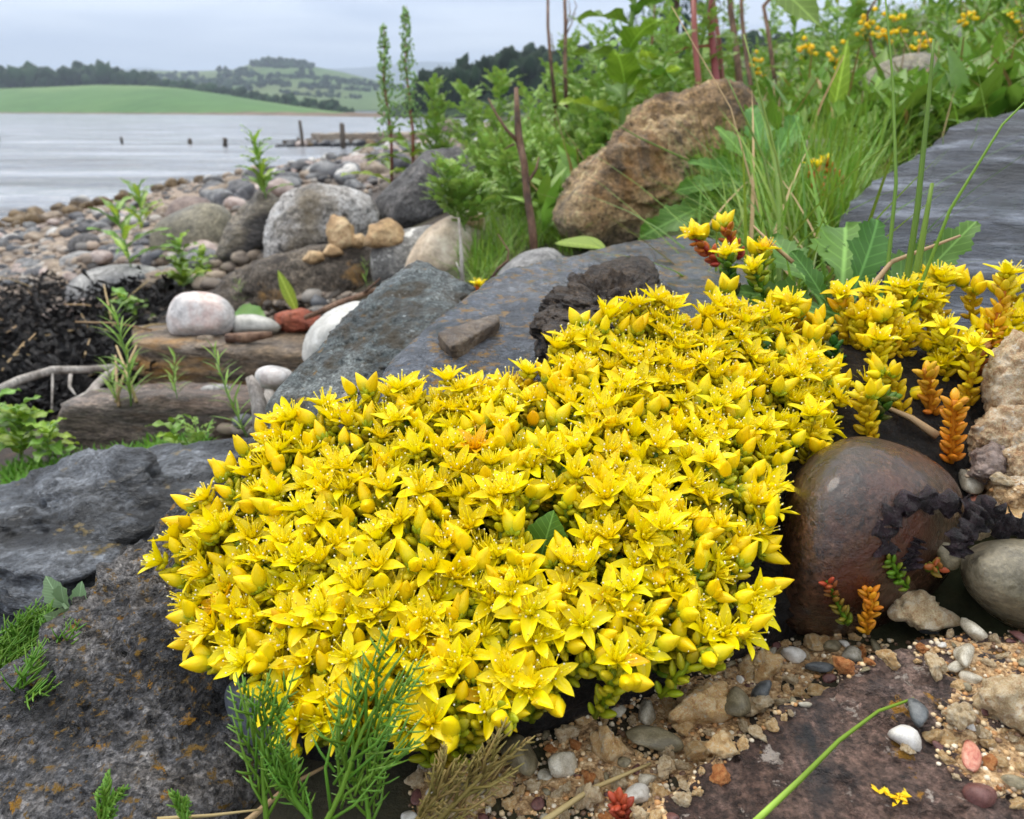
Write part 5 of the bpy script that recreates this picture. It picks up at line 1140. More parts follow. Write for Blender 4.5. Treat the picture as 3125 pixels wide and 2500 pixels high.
def blade(L, W, bend, n=4): return strip_leaf(L, W, lambda t: (1 - t) ** 0.7, 0.25, bend, n)
g_blade = [blade(1, .03, .2), blade(1, .025, .5), blade(1, .028, -.1)]
def reg_turf(rs):
    px, py = rs.uniform(2150, 3300), rs.uniform(330, 830)
    h, n = hit(px, py)
    return h if h is not None and 0.42 < h.y < 3.0 and abs(h.z - gz1(h.x, h.y)) < 0.02 else None
scatter_cover('bank_turf', 'fine green turf on the bank above the slate slab', 5200, reg_turf, g_blade, m_grass, 0.05, 0.13, 'grass', 6, 0.75)
def reg_mid(rs):
    px, py = rs.uniform(1430, 1780), rs.uniform(560, 880)
    h, n = hit(px, py)
    return h if h is not None and abs(h.z - gz1(h.x, h.y)) < 0.02 else None
scatter_cover('grass_patch', 'fine grass below the dead brown stem', 2200, reg_mid, g_blade, m_grass, 0.025, 0.075, 'grass', 7, 0.8)
g_fine = [pinnate_leaf(1.0, .5, 4, 3)]
def reg_moss(rs):
    px, py = rs.uniform(-80, 620), rs.uniform(1330, 1540)
    if py < 1480 - (px / 620) * 120 - 60: return None
    h, n = hit(px, py); return h if h is not None and h.y < 1.2 else None
g_moss = [strip_leaf(1.0, 0.16, p_lance, 0.2, 0.2, 2)]
def reg_moss2(rs):
    px, d = rs.uniform(-150, 560), rs.uniform(.52, .66); f_ = gfoot(px, d)
    if px > 300 and rs.random() < (px - 300) / 300: return None
    return f_ + Vector((0, 0, rs.uniform(0, 0.022)))
scatter_cover('green_moss', 'bright green feathery moss behind the flat-topped split rock', 11000, reg_moss2, g_moss, m_moss, 0.007, 0.018, 'moss', 8, 0.7)

def reg_side(rs):
    x, y = rs.uniform(.27, 1.6), rs.uniform(-.5, .6)
    return Vector((x, y, gz1(x, y))) if x > .27 + .05 * math.sin(y * 9) and not (y > .3 and x < .33) else None
scatter_cover('side_turf', 'short turf on the bank beside the crumbly rocks', 4200, reg_side, g_blade, m_grass, 0.03, 0.08, 'grass', 16, 0.8)
# ------------------------------------------------------------------ grass tussock
def tussock(px, py, d, label, n, Hmin, Hmax, spread, seed, stuff_n=0, group=None, mat=None):
    rs = np.random.default_rng(seed); A = P(px, py, d); h = down(A, 0.2); A = Vector((A.x, A.y, h.z)); root = thing('grass_tussock', label, 'grass', A, group)
    mes = [mesh_data('blade', *blade(1, .022, b_, 7), m_) for b_ in (0.15, 0.35, 0.6) for m_ in (m_grass, m_grass, m_straw)]
    for k in range(n):
        a = rs.uniform(0, 6.28); e = rs.uniform(0.35, 1.35); o = Vector((rs.normal(), rs.normal(), 0)) * spread
        dvec = Vector((math.cos(a) * math.cos(e) - 0.15, math.sin(a) * math.cos(e), math.sin(e)))
        add('blade', mes[rs.integers(9) if k % 4 == 0 else [0, 1, 3, 4, 6, 7][rs.integers(6)]], root, Matrix.Translation(o) @ frame(dvec, Vector((0, 0, 1))) @ Matrix.Scale(rs.uniform(Hmin, Hmax), 4))
    return root
tussock(2400, 880, .56, 'grass tussock with green and straw blades between the ochre boulder and the slate', 150, .07, .20, .028, 1)
tussock(2300, 790, .66, 'smaller grass tussock leaning over the ochre boulder', 70, .06, .16, .025, 2)
tussock(2620, 560, .85, 'grass tuft at the top edge of the slate slab', 70, .05, .13, .05, 3)
tussock(2880, 420, 1.1, 'grass tuft in front of the brown-grey bank rock', 70, .05, .14, .07, 4)
tussock(2760, 500, .95, 'low grass tuft on the turf beside the slate slab', 60, .05, .13, .06, 5)
def stalk(name, label, pts, rad, mat, cat='grass', group=None):
    pts = [P(*q) for q in pts]; b0 = pts[0]; mb = MB()
    sm = []
    for i in range(len(pts) - 1):
        for t in (0, .33, .66): sm.append(pts[i].lerp(pts[i + 1], t))
    sm.append(pts[-1]); n = len(sm); mb.tube([p - b0 for p in sm], [rad * (1 - 0.7 * i / n) for i in range(n)], 5)
    return tag(add(name, mb.data(name, mat), loc=b0), label, cat, group)
stalk('grass_stalk', 'tall thin grass stalk rising in front of the slate to the top of the bank', [(2690, 1020, .37), (2735, 560, .37), (2725, 250, .38), (2700, -30, .39)], .0011, m_grass)
stalk('grass_stalk', 'thick pale grass stalk curving up across the slate slab', [(2745, 1000, .36), (2800, 640, .35), (2835, 300, .35), (2850, 120, .35)], .0017, m_grass)
stalk('grass_stalk', 'cut grass blade with a dry tip in front of the slate', [(2770, 980, .365), (2810, 760, .36), (2845, 560, .36)], .0022, m_grass)
stalk('grass_stalk', 'thin arching grass stalk crossing the slate slab to its upper corner', [(2760, 1000, .36), (2900, 640, .34), (3060, 380, .33), (3180, 260, .33)], .0009, m_grass)
stalk('grass_stalk', 'long grass stalk leaning from the tussock over the ochre boulder', [(2420, 860, .55), (2330, 480, .6), (2220, 240, .62)], .0014, m_grass)
stalk('grass_stalk', 'long dark grass stalk leaning left from the tussock', [(2440, 850, .55), (2370, 480, .56), (2270, 105, .58)], .0014, m_grass)
stalk('grass_stalk', 'very thin pale grass stalk slanting above the ochre boulder', [(2360, 800, .6), (2230, 330, .62), (2050, 20, .64)], .0008, m_straw)
stalk('grass_stalk', 'thin green stalk lying across the ochre boulder', [(2100, 490, .98), (1950, 420, .99), (1830, 350, 1.0)], .0012, m_grass)
stalk('dry_stalk', 'dry brown stalk slanting from the stonecrop to the slate slab', [(2640, 900, .36), (2720, 800, .37), (2930, 720, .38)], .0016, m_straw, 'stalk')
stalk('dry_stalk', 'dry split stalk lying on the black soil behind the brown pebble', [(2860, 1330, .32), (2780, 1275, .322), (2710, 1245, .325)], .0020, m_straw, 'stalk')
stalk('dry_stalk', 'dry straw slanting through the toothed leaves', [(2420, 800, .385), (2340, 730, .39), (2300, 690, .40)], .0012, m_straw, 'stalk')
stalk('green_stem', 'bright green curved stem lying across the purple-brown rock', [(2290, 2520, .196), (2440, 2380, .203), (2560, 2260, .212), (2680, 2170, .222), (2850, 2110, .236)], .0009, m_light, 'stem')

# ------------------------------------------------------------------ weeds on the beach side
def beachweed(px, pyb, pyt, label, leaves, n, size, lean=0.0, mat=None, seed=0, up=0.7, start=0.05, taper=.4, name='beach_weed', d=None):
    f_ = foot(px, pyb) if d is None else P(px, pyb, d)
    H = max(0.03, Hpx(f_, px, pyt)); size *= 1.3 if leaves is not L_NAR else 1.1; return weed(name, label, f_, H, leaves, n, size * H, lean=(lean * H, 0, 0), seed=seed, up=up, start=start, taper=taper, stem=mat)
beachweed(812, 605, 425, 'upright leafy weed standing behind the blackish split rock', L_LAN, 34, .38, -.1, seed=31, up=.8)
beachweed(430, 705, 575, 'weed with upright narrow leaves behind the olive boulder', L_LAN, 14, .6, .1, seed=32, up=.9)
beachweed(400, 815, 640, 'pale green weed with pointed leaves left of the olive boulder', L_LAN, 12, .65, -.1, seed=33, up=.6)
beachweed(560, 890, 735, 'leafy weed in front of the olive boulder', L_OVA, 18, .42, .05, seed=34, up=.6)
beachweed(620, 860, 770, 'low leafy weed beside the blackish split rock', L_OVA, 12, .55, .1, seed=35, up=.5)
beachweed(400, 985, 905, 'spreading leafy weed left of the pink and white pebble', L_OVA, 16, .85, -.1, seed=36, up=.35)
beachweed(740, 960, 860, 'small pale weed behind the flat white pebble', L_NAR, 16, .5, 0, seed=37, up=.7)
beachweed(400, 1235, 960, 'narrow-leaved green weed standing beside the bleached twigs', L_NAR, 46, .34, .0, seed=38, up=.75, taper=.3)
beachweed(360, 1235, 1110, 'bushy side shoot of narrow leaves at the bleached twigs', L_NAR, 30, .5, -.1, seed=39, up=.6)
beachweed(540, 1215, 1090, 'small narrow-leaved weed below the flagstone ledge', L_NAR, 24, .5, .1, seed=40, up=.7)
beachweed(760, 1345, 1070, 'slender upright narrow-leaved weed beside the lilac pebble', L_NAR, 34, .30, -.25, seed=41, up=.8, d=.62)
beachweed(540, 1390, 1320, 'tiny weed in front of the reddish-brown flagstone', L_OVA, 6, .6, 0, seed=42, up=.6, d=.62)
beachweed(610, 1390, 1310, 'tiny feathery weed in front of the reddish-brown flagstone', L_RAG, 8, .5, 0, seed=43, up=.6, d=.62)
beachweed(60, 1395, 1245, 'leafy green weed at the edge of the black seaweed', L_OVA, 22, .55, .2, seed=44, up=.45, d=.72)
beachweed(150, 1400, 1300, 'low broad-leaved weed beside the reddish-brown flagstone', L_OVA, 14, .7, .2, seed=45, up=.35, d=.70)
beachweed(-40, 1380, 1220, 'leafy green weed overhanging the black seaweed', L_OVA, 20, .6, .2, seed=46, up=.5, d=.75)
beachweed(1120, 880, 800, 'small weed growing from the sandy ledge', L_NAR, 10, .5, 0, seed=47, up=.9)
beachweed(1400, 850, 740, 'weed with pale seed spikes beside the beige stone', L_NAR, 24, .3, 0, seed=48, up=1.1)
beachweed(1190, 740, 690, 'small green seedling on the broad tan sandstone lump', L_NAR, 6, .6, 0, seed=49, up=1.0)
# upright bare twig beside the beige stone
D = .98
twig('dead_stem', 'pale bare upright twig in front of the beige stone', [P(1412, 870, D), P(1408, 780, D), P(1400, 665, D)], [.0028, .0022, .0012], [([P(1405, 830, D), P(1392, 800, D)], [.0015, .0008])], m_drift)
D = .85
twig('dead_stem', 'thin crooked dead twig in the grass above the wet boulder', [P(1500, 850, D), P(1520, 820, D), P(1550, 795, D), P(1552, 765, D), P(1520, 715, D)], [.0018, .0016, .0014, .001, .0006])
# grey-leaved seedling between the rocks
f_ = P(235, 1930, .30); root = thing('grey_leaved_seedling', 'seedling with pale grey-green arrow-shaped leaves between two dark rocks', 'plant', f_)
mb = MB(); mb.tube([P(250, 1960, .305) - f_, P(232, 1890, .30) - f_, P(195, 1840, .30) - f_], [.0018, .0015, .001], 6); mb.tube([P(232, 1890, .30) - f_, P(240, 1840, .30) - f_], [.001, .0007], 5); add('stem', mb.data('stem', m_glauc), root)
for i, (b_, t_, d1) in enumerate([((195, 1850), (145, 1765), .30), ((200, 1845), (190, 1790), .292), ((240, 1855), (250, 1780), .30), ((230, 1895), (140, 1880), .29), ((245, 1940), (170, 1960), .288), ((270, 1900), (290, 1830), .315), ((240, 1930), (200, 1920), .285)]):
    A = P(*b_, .30) - f_; B = P(*t_, d1) - f_; add('leaf', L_GLA[i % 2], root, Matrix.Translation(A) @ frame(B - A, -FWD + Vector((0, 0, .4))) @ Matrix.Scale((B - A).length * 1.1, 4))

# ------------------------------------------------------------------ feathery mayweed in the foreground
m_may = leafmat('mayweed', S(116, 158, 52), S(88, 132, 44), rough=0.4, trans=0.15, var=0.12)
m_maydry = leafmat('dry_mayweed', S(150, 130, 72), S(120, 108, 54), rough=0.5, trans=0.1, var=0.15)
def frond(name, label, pts, d, n, L, mat, seed=0, two=True, group=None, w=.00048):
    rs = np.random.default_rng(seed); q = [P(px, py, d + i * -0.0015) for i, (px, py) in enumerate(pts)]; b0 = q[0]
    root = thing(name, label, 'plant', b0, group)
    sm = [q[i].lerp(q[i + 1], t) - b0 for i in range(len(q) - 1) for t in (0, .25, .5, .75)] + [q[-1] - b0]
    mb = MB(); N = len(sm); mb.tube(sm, [w * 1.7 * (1 - 0.6 * i / N) for i in range(N)], 6); add('stem', mb.data('stem', mat), root)
    for k in range(n):
        t = 0.06 + 0.92 * k / n; s = t * (N - 1); i = min(int(s), N - 2); p = sm[i].lerp(sm[i + 1], s - i); ax = (sm[i + 1] - sm[i]).normalized()
        sd_ = 1 if k % 2 else -1
        side_ = ax.cross(FWD).normalized() * sd_; dr = (side_ * 0.55 + ax * 0.95 + FWD * rs.normal() * 0.35).normalized(); l = L * (1.0 - 0.55 * abs(t - 0.35)) * rs.uniform(.75, 1.2)
        mb = MB(); c1 = dr * l * .55 + FWD * rs.normal() * l * .06; tip = dr * l * .9 + ax * l * .5; mb.tube([Vector((0, 0, 0)), c1, tip], [w, w * .85, w * .35], 5)
        for j in range(6 if two else 3):
            u = 0.25 + 0.11 * j; bp_ = tip * u; s2 = 1 if j % 2 else -1; d2 = (dr * .75 + ax.cross(dr).cross(dr).normalized() * s2 * .55 + FWD * rs.normal() * .3).normalized()
            l2 = l * .62 * (1.1 - u) * rs.uniform(.7, 1.3); mb.tube([bp_, bp_ + d2 * l2 * .6, bp_ + d2 * l2 + ax * l2 * .1], [w * .8, w * .7, w * .25], 4)
        add('leaflet', mb.data('leaflet', mat), root, loc=p)
    return root
frond('mayweed_frond', 'feathery green mayweed frond standing upright below the blue-grey pebble', [(815, 2530), (805, 2400), (800, 2300), (800, 2220), (815, 2190)], .212, 14, .017, m_may, 1)
frond('mayweed_frond', 'tall feathery mayweed frond reaching up into the yellow flowers', [(980, 2540), (1040, 2420), (1080, 2300), (1110, 2220), (1170, 2120)], .205, 14, .022, m_may, 2)
frond('mayweed_frond', 'dark feathery mayweed frond behind the tall one', [(1130, 2540), (1120, 2450), (1110, 2380), (1150, 2330)], .215, 9, .016, m_may, 3)
frond('mayweed_frond', 'withered brownish mayweed frond in the grit', [(1300, 2540), (1400, 2440), (1460, 2380), (1520, 2305)], .215, 12, .013, m_maydry, 4)
frond('mayweed_frond', 'small withered mayweed frond with pale curled tips', [(1260, 2520), (1330, 2430), (1360, 2350)], .212, 10, .009, m_maydry, 5)
frond('mayweed_frond', 'low mayweed frond lying left of the tall one', [(960, 2520), (900, 2440), (880, 2380), (850, 2320)], .214, 14, .010, m_may, 6)
frond('mayweed_frond', 'small mayweed sprig at the foot of the lichened boulder', [(310, 2540), (320, 2480), (335, 2430)], .205, 10, .007, m_may, 7)
frond('mayweed_frond', 'tiny mayweed sprig below the lichened boulder', [(570, 2540), (560, 2480), (555, 2450)], .205, 8, .006, m_may, 8)
for i, (pts, d) in enumerate([([(-60, 2180), (40, 2130), (130, 2060), (210, 1990)], .285), ([(-60, 2080), (40, 2040), (120, 2000), (160, 1930)], .30), ([(-80, 2000), (20, 1970), (80, 1940)], .31), ([(-60, 2130), (60, 2090), (170, 2040)], .292), ([(-90, 2060), (0, 2010), (60, 1950)], .305), ([(-60, 2240), (20, 2180), (80, 2110)], .27), ([(-70, 1960), (40, 1960), (150, 1960)], .315), ([(-80, 2150), (0, 2080), (90, 2030)], .298)]):
    frond('mayweed_frond', 'bright feathery mayweed frond leaning against the lichened boulder', pts, d, 16, .020, m_may, 20 + i, group='mayweed fronds beside the lichened boulder')
stalk('dry_grass_leaf', 'dry flat grass leaf lying below the blue-grey pebble', [(740, 2520, .225), (880, 2400, .235), (1010, 2330, .24)], .0011, m_straw, 'leaf')
stalk('dry_grass_leaf', 'dry yellow straw lying on the grit', [(1640, 2520, .215), (1800, 2410, .225), (1985, 2330, .235)], .0011, m_straw, 'straw')
stalk('dry_grass_leaf', 'greenish straw lying along the foot of the lichened boulder', [(480, 2500, .205), (650, 2488, .207), (800, 2470, .21)], .0006, m_straw, 'straw')
# ================================================================== BEACH COBBLES
def cob_verts(seed, sub=3, flat=0.56, amp=0.12, p=6):
    rs = np.random.default_rng(seed); q = rs.normal(size=(14, 3)); q /= np.linalg.norm(q, axis=1)[:, None]
    return rock_verts([Vector(r * (1, 0.85, flat)) for r in q], sub=sub, p=p, amp=amp, fine=0.0, seed=seed)
m_cob = {k: rmat('cobble_' + k, c, 1.6, sp_, (0.55, 0.85), 0.4, 0.004, 8, fine=0.35, randomize=0.22) for k, c, sp_ in (
    ('grey', [S(78, 80, 82), S(106, 107, 108), S(130, 130, 130)], [(S(172, 170, 168), 4, 0.66, 0.78)]), ('pink', [S(140, 122, 114), S(166, 150, 142), S(182, 168, 160)], []), ('tan', [S(108, 94, 78), S(134, 118, 100), S(154, 140, 122)], []),
    ('dark', [S(54, 54, 56), S(74, 74, 78), S(94, 94, 96)], []), ('weedy', [S(64, 50, 32), S(92, 74, 48), S(112, 94, 66)], []), ('pale', [S(146, 142, 136), S(172, 169, 164), S(188, 186, 182)], []))}
COB = {}
for k in m_cob:
    COB[k] = []
    for j in range(4):
        v, f = cob_verts(1000 + j * 7 + len(k)); COB[k].append(mesh_data('cobble', v, f, m_cob[k]))
def waterline_x(y): return -5.7 + 1.5 * float(smoothstep(15, 29, np.array([y]))[0])
rs = np.random.default_rng(21); placed = []; grid = {}
CLAB = {'grey': 'rounded grey cobble on the shingle beach', 'pink': 'rounded pinkish cobble on the shingle beach', 'tan': 'sandy-brown cobble on the shingle beach', 'dark': 'dark slate-grey cobble on the shingle beach', 'weedy': 'brown weed-stained cobble at the edge of the water', 'pale': 'whitish cobble on the shingle beach'}
cands = []
for t in range(7000):
    px, py = rs.uniform(-250, 1560), rs.uniform(425, 860)
    h, n = hit(px, py)
    if h is None or h.y < 2.0 or h.x > -0.75 or h.z < -0.03: continue
    if abs(h.z - gz1(h.x, h.y)) > 0.02: continue
    edge = h.z < 0.12
    s = (rs.uniform(0.05, 0.13) if h.y > 5 else rs.uniform(0.025, 0.07)) * (1.25 if rs.random() < 0.15 else 1.0)
    if px < 620 and not edge: s *= 0.55
    cands.append((s / h.length, h, s, edge))
cands.sort(key=lambda q: -q[0])
for q, h, s, edge in cands:
    if len(placed) >= 296: break
    if any((h - p).length < (s + s2) * 0.92 for p, s2 in placed): continue
    placed.append((h, s))
    k = 'weedy' if edge and rs.random() < 0.75 else ['grey', 'grey', 'pink', 'tan', 'dark', 'grey', 'tan', 'dark', 'pale'][rs.integers(9)]
    o = add('cobble', COB[k][rs.integers(4)], mw=Matrix.Translation(h + Vector((0, 0, s * 0.32))) @ Matrix.Rotation(rs.uniform(0, 6.28), 4, 'Z') @ Matrix.Rotation(rs.normal() * .25, 4, 'X') @ Matrix.Scale(s, 4))
    lo_ = h.z < .3
    tag(o, CLAB[k] if k == 'weedy' else CLAB[k].replace('on the shingle beach', 'low on the shingle beach, close to the water' if lo_ else 'on the upper shingle beach, towards the boulders'), 'cobble', k + (' cobbles low on the beach' if lo_ else ' cobbles on the upper beach'))
# the mass of smaller shingle
mb = MB(); vs_ = [cob_verts(1200 + k, 2, 0.55, 0.12)[0] for k in range(5)]; fs_ = ico(2)[1]; mb2 = MB(); vs1 = [cob_verts(1300 + k, 1, 0.55, 0.1)[0] for k in range(5)]; fs1 = ico(1)[1]
shing_cols = np.array([S(146, 132, 118), S(170, 156, 142), S(128, 124, 120), S(186, 178, 168), S(108, 98, 88), S(156, 138, 122), S(96, 98, 102), S(176, 158, 138)])
nn = 0
while nn < 5200:
    px, py = rs.uniform(-350, 1500), rs.uniform(440, 880)
    r = ray(px, py); t = ground_hit(px, py) if nn < 0 else None
    h, n = hit(px, py)
    nn += 1
    if h is None or h.y < 1.6 or h.x > -0.6 or h.z < -0.02 or abs(h.z - gz1(h.x, h.y)) > .03: continue
    s = rs.uniform(0.012, 0.030) * (1 + h.y * 0.10); a = rs.uniform(0, 6.28); far_ = h.y > 6
    M = Matrix.Translation(h + Vector((0, 0, s * .25))) @ Matrix.Rotation(a, 4, 'Z') @ Matrix.Rotation(rs.normal() * .3, 4, 'X') @ Matrix.Scale(s, 4)
    c = shing_cols[rs.integers(8)] * rs.uniform(.55, .95); c = c * (0.55 if h.z < .08 else 1.0)
    (mb2 if far_ else mb).xf(vs1[nn % 5] if far_ else vs_[nn % 5], fs1 if far_ else fs_, M, c)
m_shing, nt, b, out = new_mat('shingle'); g = G(nt)
nt.links.new(g.mix(0.3, g.n('ShaderNodeVertexColor', layer_name='Col').outputs[0], g.ramp(g.noise(g.n('ShaderNodeTexCoord').outputs['Object'], 90, 5, .7), [(.3, .2), (.7, .8)]), 'OVERLAY'), b.inputs['Base Color']); b.inputs['Roughness'].default_value = .75
tag(stuff(add('shingle', mb.data('shingle', m_shing, cols=True))), 'mixed small brown and grey shingle covering the beach', 'shingle')
tag(stuff(add('far_shingle', mb2.data('far_shingle', m_shing, cols=True))), 'small shingle near the water along the beach', 'shingle')

# ================================================================== POSTS AND JETTY
m_post = rmat('weathered_timber', [S(48, 42, 36), S(78, 68, 58), S(98, 88, 78)], 6, [], (.7, .9), .6, .02, 20, stretch=(1, 1, .2))
m_conc = rmat('weathered_concrete', [S(110, 98, 84), S(140, 126, 110), S(158, 146, 130)], 2, [(S(70, 62, 54), 4, .62, .72)], (.7, .9), .6, .03, 10)
def post(px, pyb, pyt, w, label, seed):
    r = ray(px, pyb); t = CAM.z / -r.z; f_ = CAM + r * t; H = Hpx(f_, px, pyt); rs = np.random.default_rng(seed); mb = MB()
    mb.tube([(0, 0, -.4), (.01, 0, H * .4), (.02 * rs.normal(), 0, H * .96), (.02 * rs.normal(), 0, H)], [w, w, w * .9, w * .55], 8)
    tag(add('mooring_post', mb.data('mooring_post', m_post), loc=f_), label, 'post', 'old timber posts in the water')
post(372, 438, 418, .055, 'short timber stump in the open water farthest from the jetty', 1); post(580, 441, 424, .085, 'short thick timber stump in the middle of the row in the water', 2); post(687, 447, 424, .085, 'short thick timber stump nearest the jetty', 3); post(-6, 430, 402, .08, 'timber post alone in the open water away from the stumps', 4)
post(923, 450, 367, .06, 'tall thin timber post at the seaward end of the jetty', 5); post(1047, 455, 376, .09, 'stout timber post standing against the side of the jetty', 6); post(912, 448, 418, .05, 'short slanting timber stump at the seaward end of the jetty', 7)
def wpt(px, py): r = ray(px, py); return CAM + r * (CAM.z / -r.z)
A = wpt(965, 442); Bp = wpt(1330, 436); root = thing('jetty', 'low weathered concrete jetty running out from the beach', 'jetty', Vector((A.x, A.y, 0)))
def slab_box(a, b_, w, z0, z1, seed, n=24):
    dv_ = (b_ - a); dv_.z = 0; L = dv_.length; dv_.normalize(); nv_ = Vector((-dv_.y, dv_.x, 0)); v = []
    for i in range(n + 1):
        p = a + dv_ * L * i / n
        for (o_, z) in ((-w, z0), (-w, z1), (w, z1), (w, z0)): v.append(p + nv_ * o_ + Vector((0, 0, z)) + Vector((random.gauss(0, .02), random.gauss(0, .02), random.gauss(0, .02))))
    f = [[i * 4 + k, i * 4 + (k + 1) % 4, i * 4 + 4 + (k + 1) % 4, i * 4 + 4 + k] for i in range(n) for k in range(4)] + [[0, 1, 2, 3], [n * 4 + 3, n * 4 + 2, n * 4 + 1, n * 4]]
    return np.array([list(q) for q in v]), f
hz = CAM.z + ray(965, 408).z * (A.y / ray(965, 408).y)
v, f = slab_box(A, Bp, .9, hz - .34, hz, 1); add('deck', mesh_data('deck', v - np.array(root.location), f, m_conc, smooth=False), root)
C0 = wpt(890, 445); v, f = slab_box(C0, A, .5, -.1, hz * .45, 2, 8); add('seaward_step', mesh_data('seaward_step', v - np.array(root.location), f, m_post, smooth=False), root)
rs = np.random.default_rng(9)
for k in range(46):
    t = rs.uniform(0, 1); p = C0.lerp(Bp, t) + Vector((0, -1.1 + rs.normal() * .25, 0)); s = rs.uniform(.14, .3)
    add('stone', COB[['dark', 'weedy', 'grey', 'pink'][rs.integers(4)]][rs.integers(4)], root, Matrix.Translation(p - root.location + Vector((0, 0, s * .3))) @ Matrix.Rotation(rs.uniform(0, 6), 4, 'Z') @ Matrix.Scale(s, 4))
for i, (px, py) in enumerate([(850, 447), (868, 446)]):
    tag(add('cobble', COB['dark'][i], mw=Matrix.Translation(wpt(px, py)) @ Matrix.Scale(.16, 4)), 'dark rock just breaking the water off the end of the jetty', 'rock', 'rocks off the jetty end')
p = foot(80, 680); tag(add('beach_rock', COB['weedy'][1], mw=Matrix.Translation(p + Vector((0, 0, .03))) @ Matrix.Diagonal((.26, .2, .11, 1))), 'flat brown weedy rock alone at the edge of the water', 'rock')

# ================================================================== SEAWEED WRACK, TWIGS, STRAW
mb = MB(); rs = np.random.default_rng(33); rib = strip_leaf(1.0, .16, lambda t: .6 + .4 * math.sin(t * 9), .3, .3, 6, 0, 0, 2, .5)
k = 0
while k < 4200:
    px, py = rs.uniform(-250, 520), rs.uniform(850, 1290); k += 1
    if px > 430 and py > 1000: continue
    h, n = hit(px, py)
    if h is None or h.y > 2.6 or h.y < .75 or abs(h.z - gz1(h.x, h.y)) > .03: continue
    a = rs.uniform(0, 6.28); e = rs.uniform(-.1, .7)
    mb.xf(rib[0], rib[1], Matrix.Translation(h + Vector((0, 0, rs.uniform(0, .02)))) @ frame(Vector((math.cos(a) * math.cos(e), math.sin(a) * math.cos(e), math.sin(e))), Vector((0, 0, 1))) @ Matrix.Rotation(rs.uniform(0, 6), 4, 'Y') @ Matrix.Scale(rs.uniform(.02, .06), 4))
tag(stuff(add('seaweed_wrack', mb.data('seaweed_wrack', m_wrack))), 'band of black dried seaweed along the top of the beach', 'seaweed')
for i in range(26):
    px, py = rs.uniform(-40, 470), rs.uniform(840, 1260); h, n = hit(px, py)
    if h is None: continue
    a = rs.uniform(0, 6.28); L = rs.uniform(.05, .13); d = Vector((math.cos(a), math.sin(a), rs.uniform(0.02, .7))).normalized(); mb = MB(); mb.tube([Vector((0, 0, .004)), d * L * .5 + Vector((0, 0, .008)), d * L + Vector((0, 0, .004))], [.0016, .0014, .001], 5)
    tag(add('straw', mb.data('straw', m_straw), loc=h), 'pale dry straw caught in the black seaweed', 'straw', 'straws in the seaweed')
D = .88
twig('driftwood_branch', 'bleached driftwood branch lying over the black seaweed', [P(-60, 1215, D - .06), P(60, 1160, D - .02), P(160, 1130, D), P(270, 1128, D + .02), P(360, 1120, D + .04)], [.0045, .005, .0048, .0042, .004], [([P(160, 1130, D), P(160, 1180, D - .01), P(158, 1250, D - .03)], [.0016, .0014, .001])], m_drift, 'driftwood')
D = .80
twig('driftwood_branch', 'forked grey driftwood twig below the bleached branch', [P(190, 1240, D), P(270, 1205, D + .02), P(300, 1170, D + .03), P(325, 1145, D + .04), P(370, 1120, D + .06)], [.003, .0042, .0044, .004, .003], [([P(300, 1175, D + .03), P(275, 1225, D), P(250, 1250, D - .01)], [.0035, .003, .002]), ([P(290, 1195, D + .02), P(350, 1185, D + .03)], [.0022, .001]), ([P(215, 1145, D + .05), P(212, 1180, D + .03), P(230, 1205, D + .01)], [.0022, .0018, .001])], m_drift, 'driftwood')
D = .60
twig('driftwood_stub', 'bleached upright driftwood stub beside the lilac pebble', [P(800, 1310, D), P(790, 1230, D), P(775, 1180, D), P(760, 1150, D)], [.007, .006, .005, .003], [], m_drift, 'driftwood')
twig('driftwood_stub', 'split pale driftwood stub behind the speckled rock', [P(815, 1330, D + .02), P(820, 1250, D + .02), P(828, 1195, D + .02)], [.009, .008, .005], [], m_drift, 'driftwood')
D = 1.02
twig('driftwood_stick', 'dark grey stick lying from the brick fragment to the sandy ledge', [P(930, 970, D), P(1030, 930, D + .02), P(1160, 880, D + .04)], [.0028, .005, .003], [([P(1110, 895, D + .03), P(1160, 850, D + .03)], [.002, .0008])], m_stemb, 'stick')
twig('driftwood_stick', 'small knobbly piece of dark driftwood under the flat white pebble', [P(690, 1032, 1.02), P(760, 1030, 1.02), P(830, 1020, 1.02)], [.006, .007, .004], [], m_stemb, 'stick')
twig('driftwood_stick', 'thin grey stick half hidden between the speckled rock and the yellow flowers', [P(1050, 1215, .41), P(1140, 1165, .40)], [.0022, .0022], [], m_drift, 'stick')
p = P(640, 1052, 1.0); p = foot(640, 1056); tag(add('orange_pebble', COB['tan'][0], mw=Matrix.Translation(p) @ Matrix.Diagonal((.02, .014, .009, 1))), 'small orange-brown pebble on the flagstone ledge', 'pebble')
p = foot(732, 1045); tag(add('tiny_white_pebble', COB['pale'][0], mw=Matrix.Translation(p) @ Matrix.Scale(.008, 4)), 'tiny white pebble on the flagstone ledge', 'pebble')
p = foot(630, 1035); tag(add('pale_pebble', COB['tan'][2], mw=Matrix.Translation(p) @ Matrix.Diagonal((.013, .012, .012, 1))), 'small pale pebble beside the pink and white pebble', 'pebble')

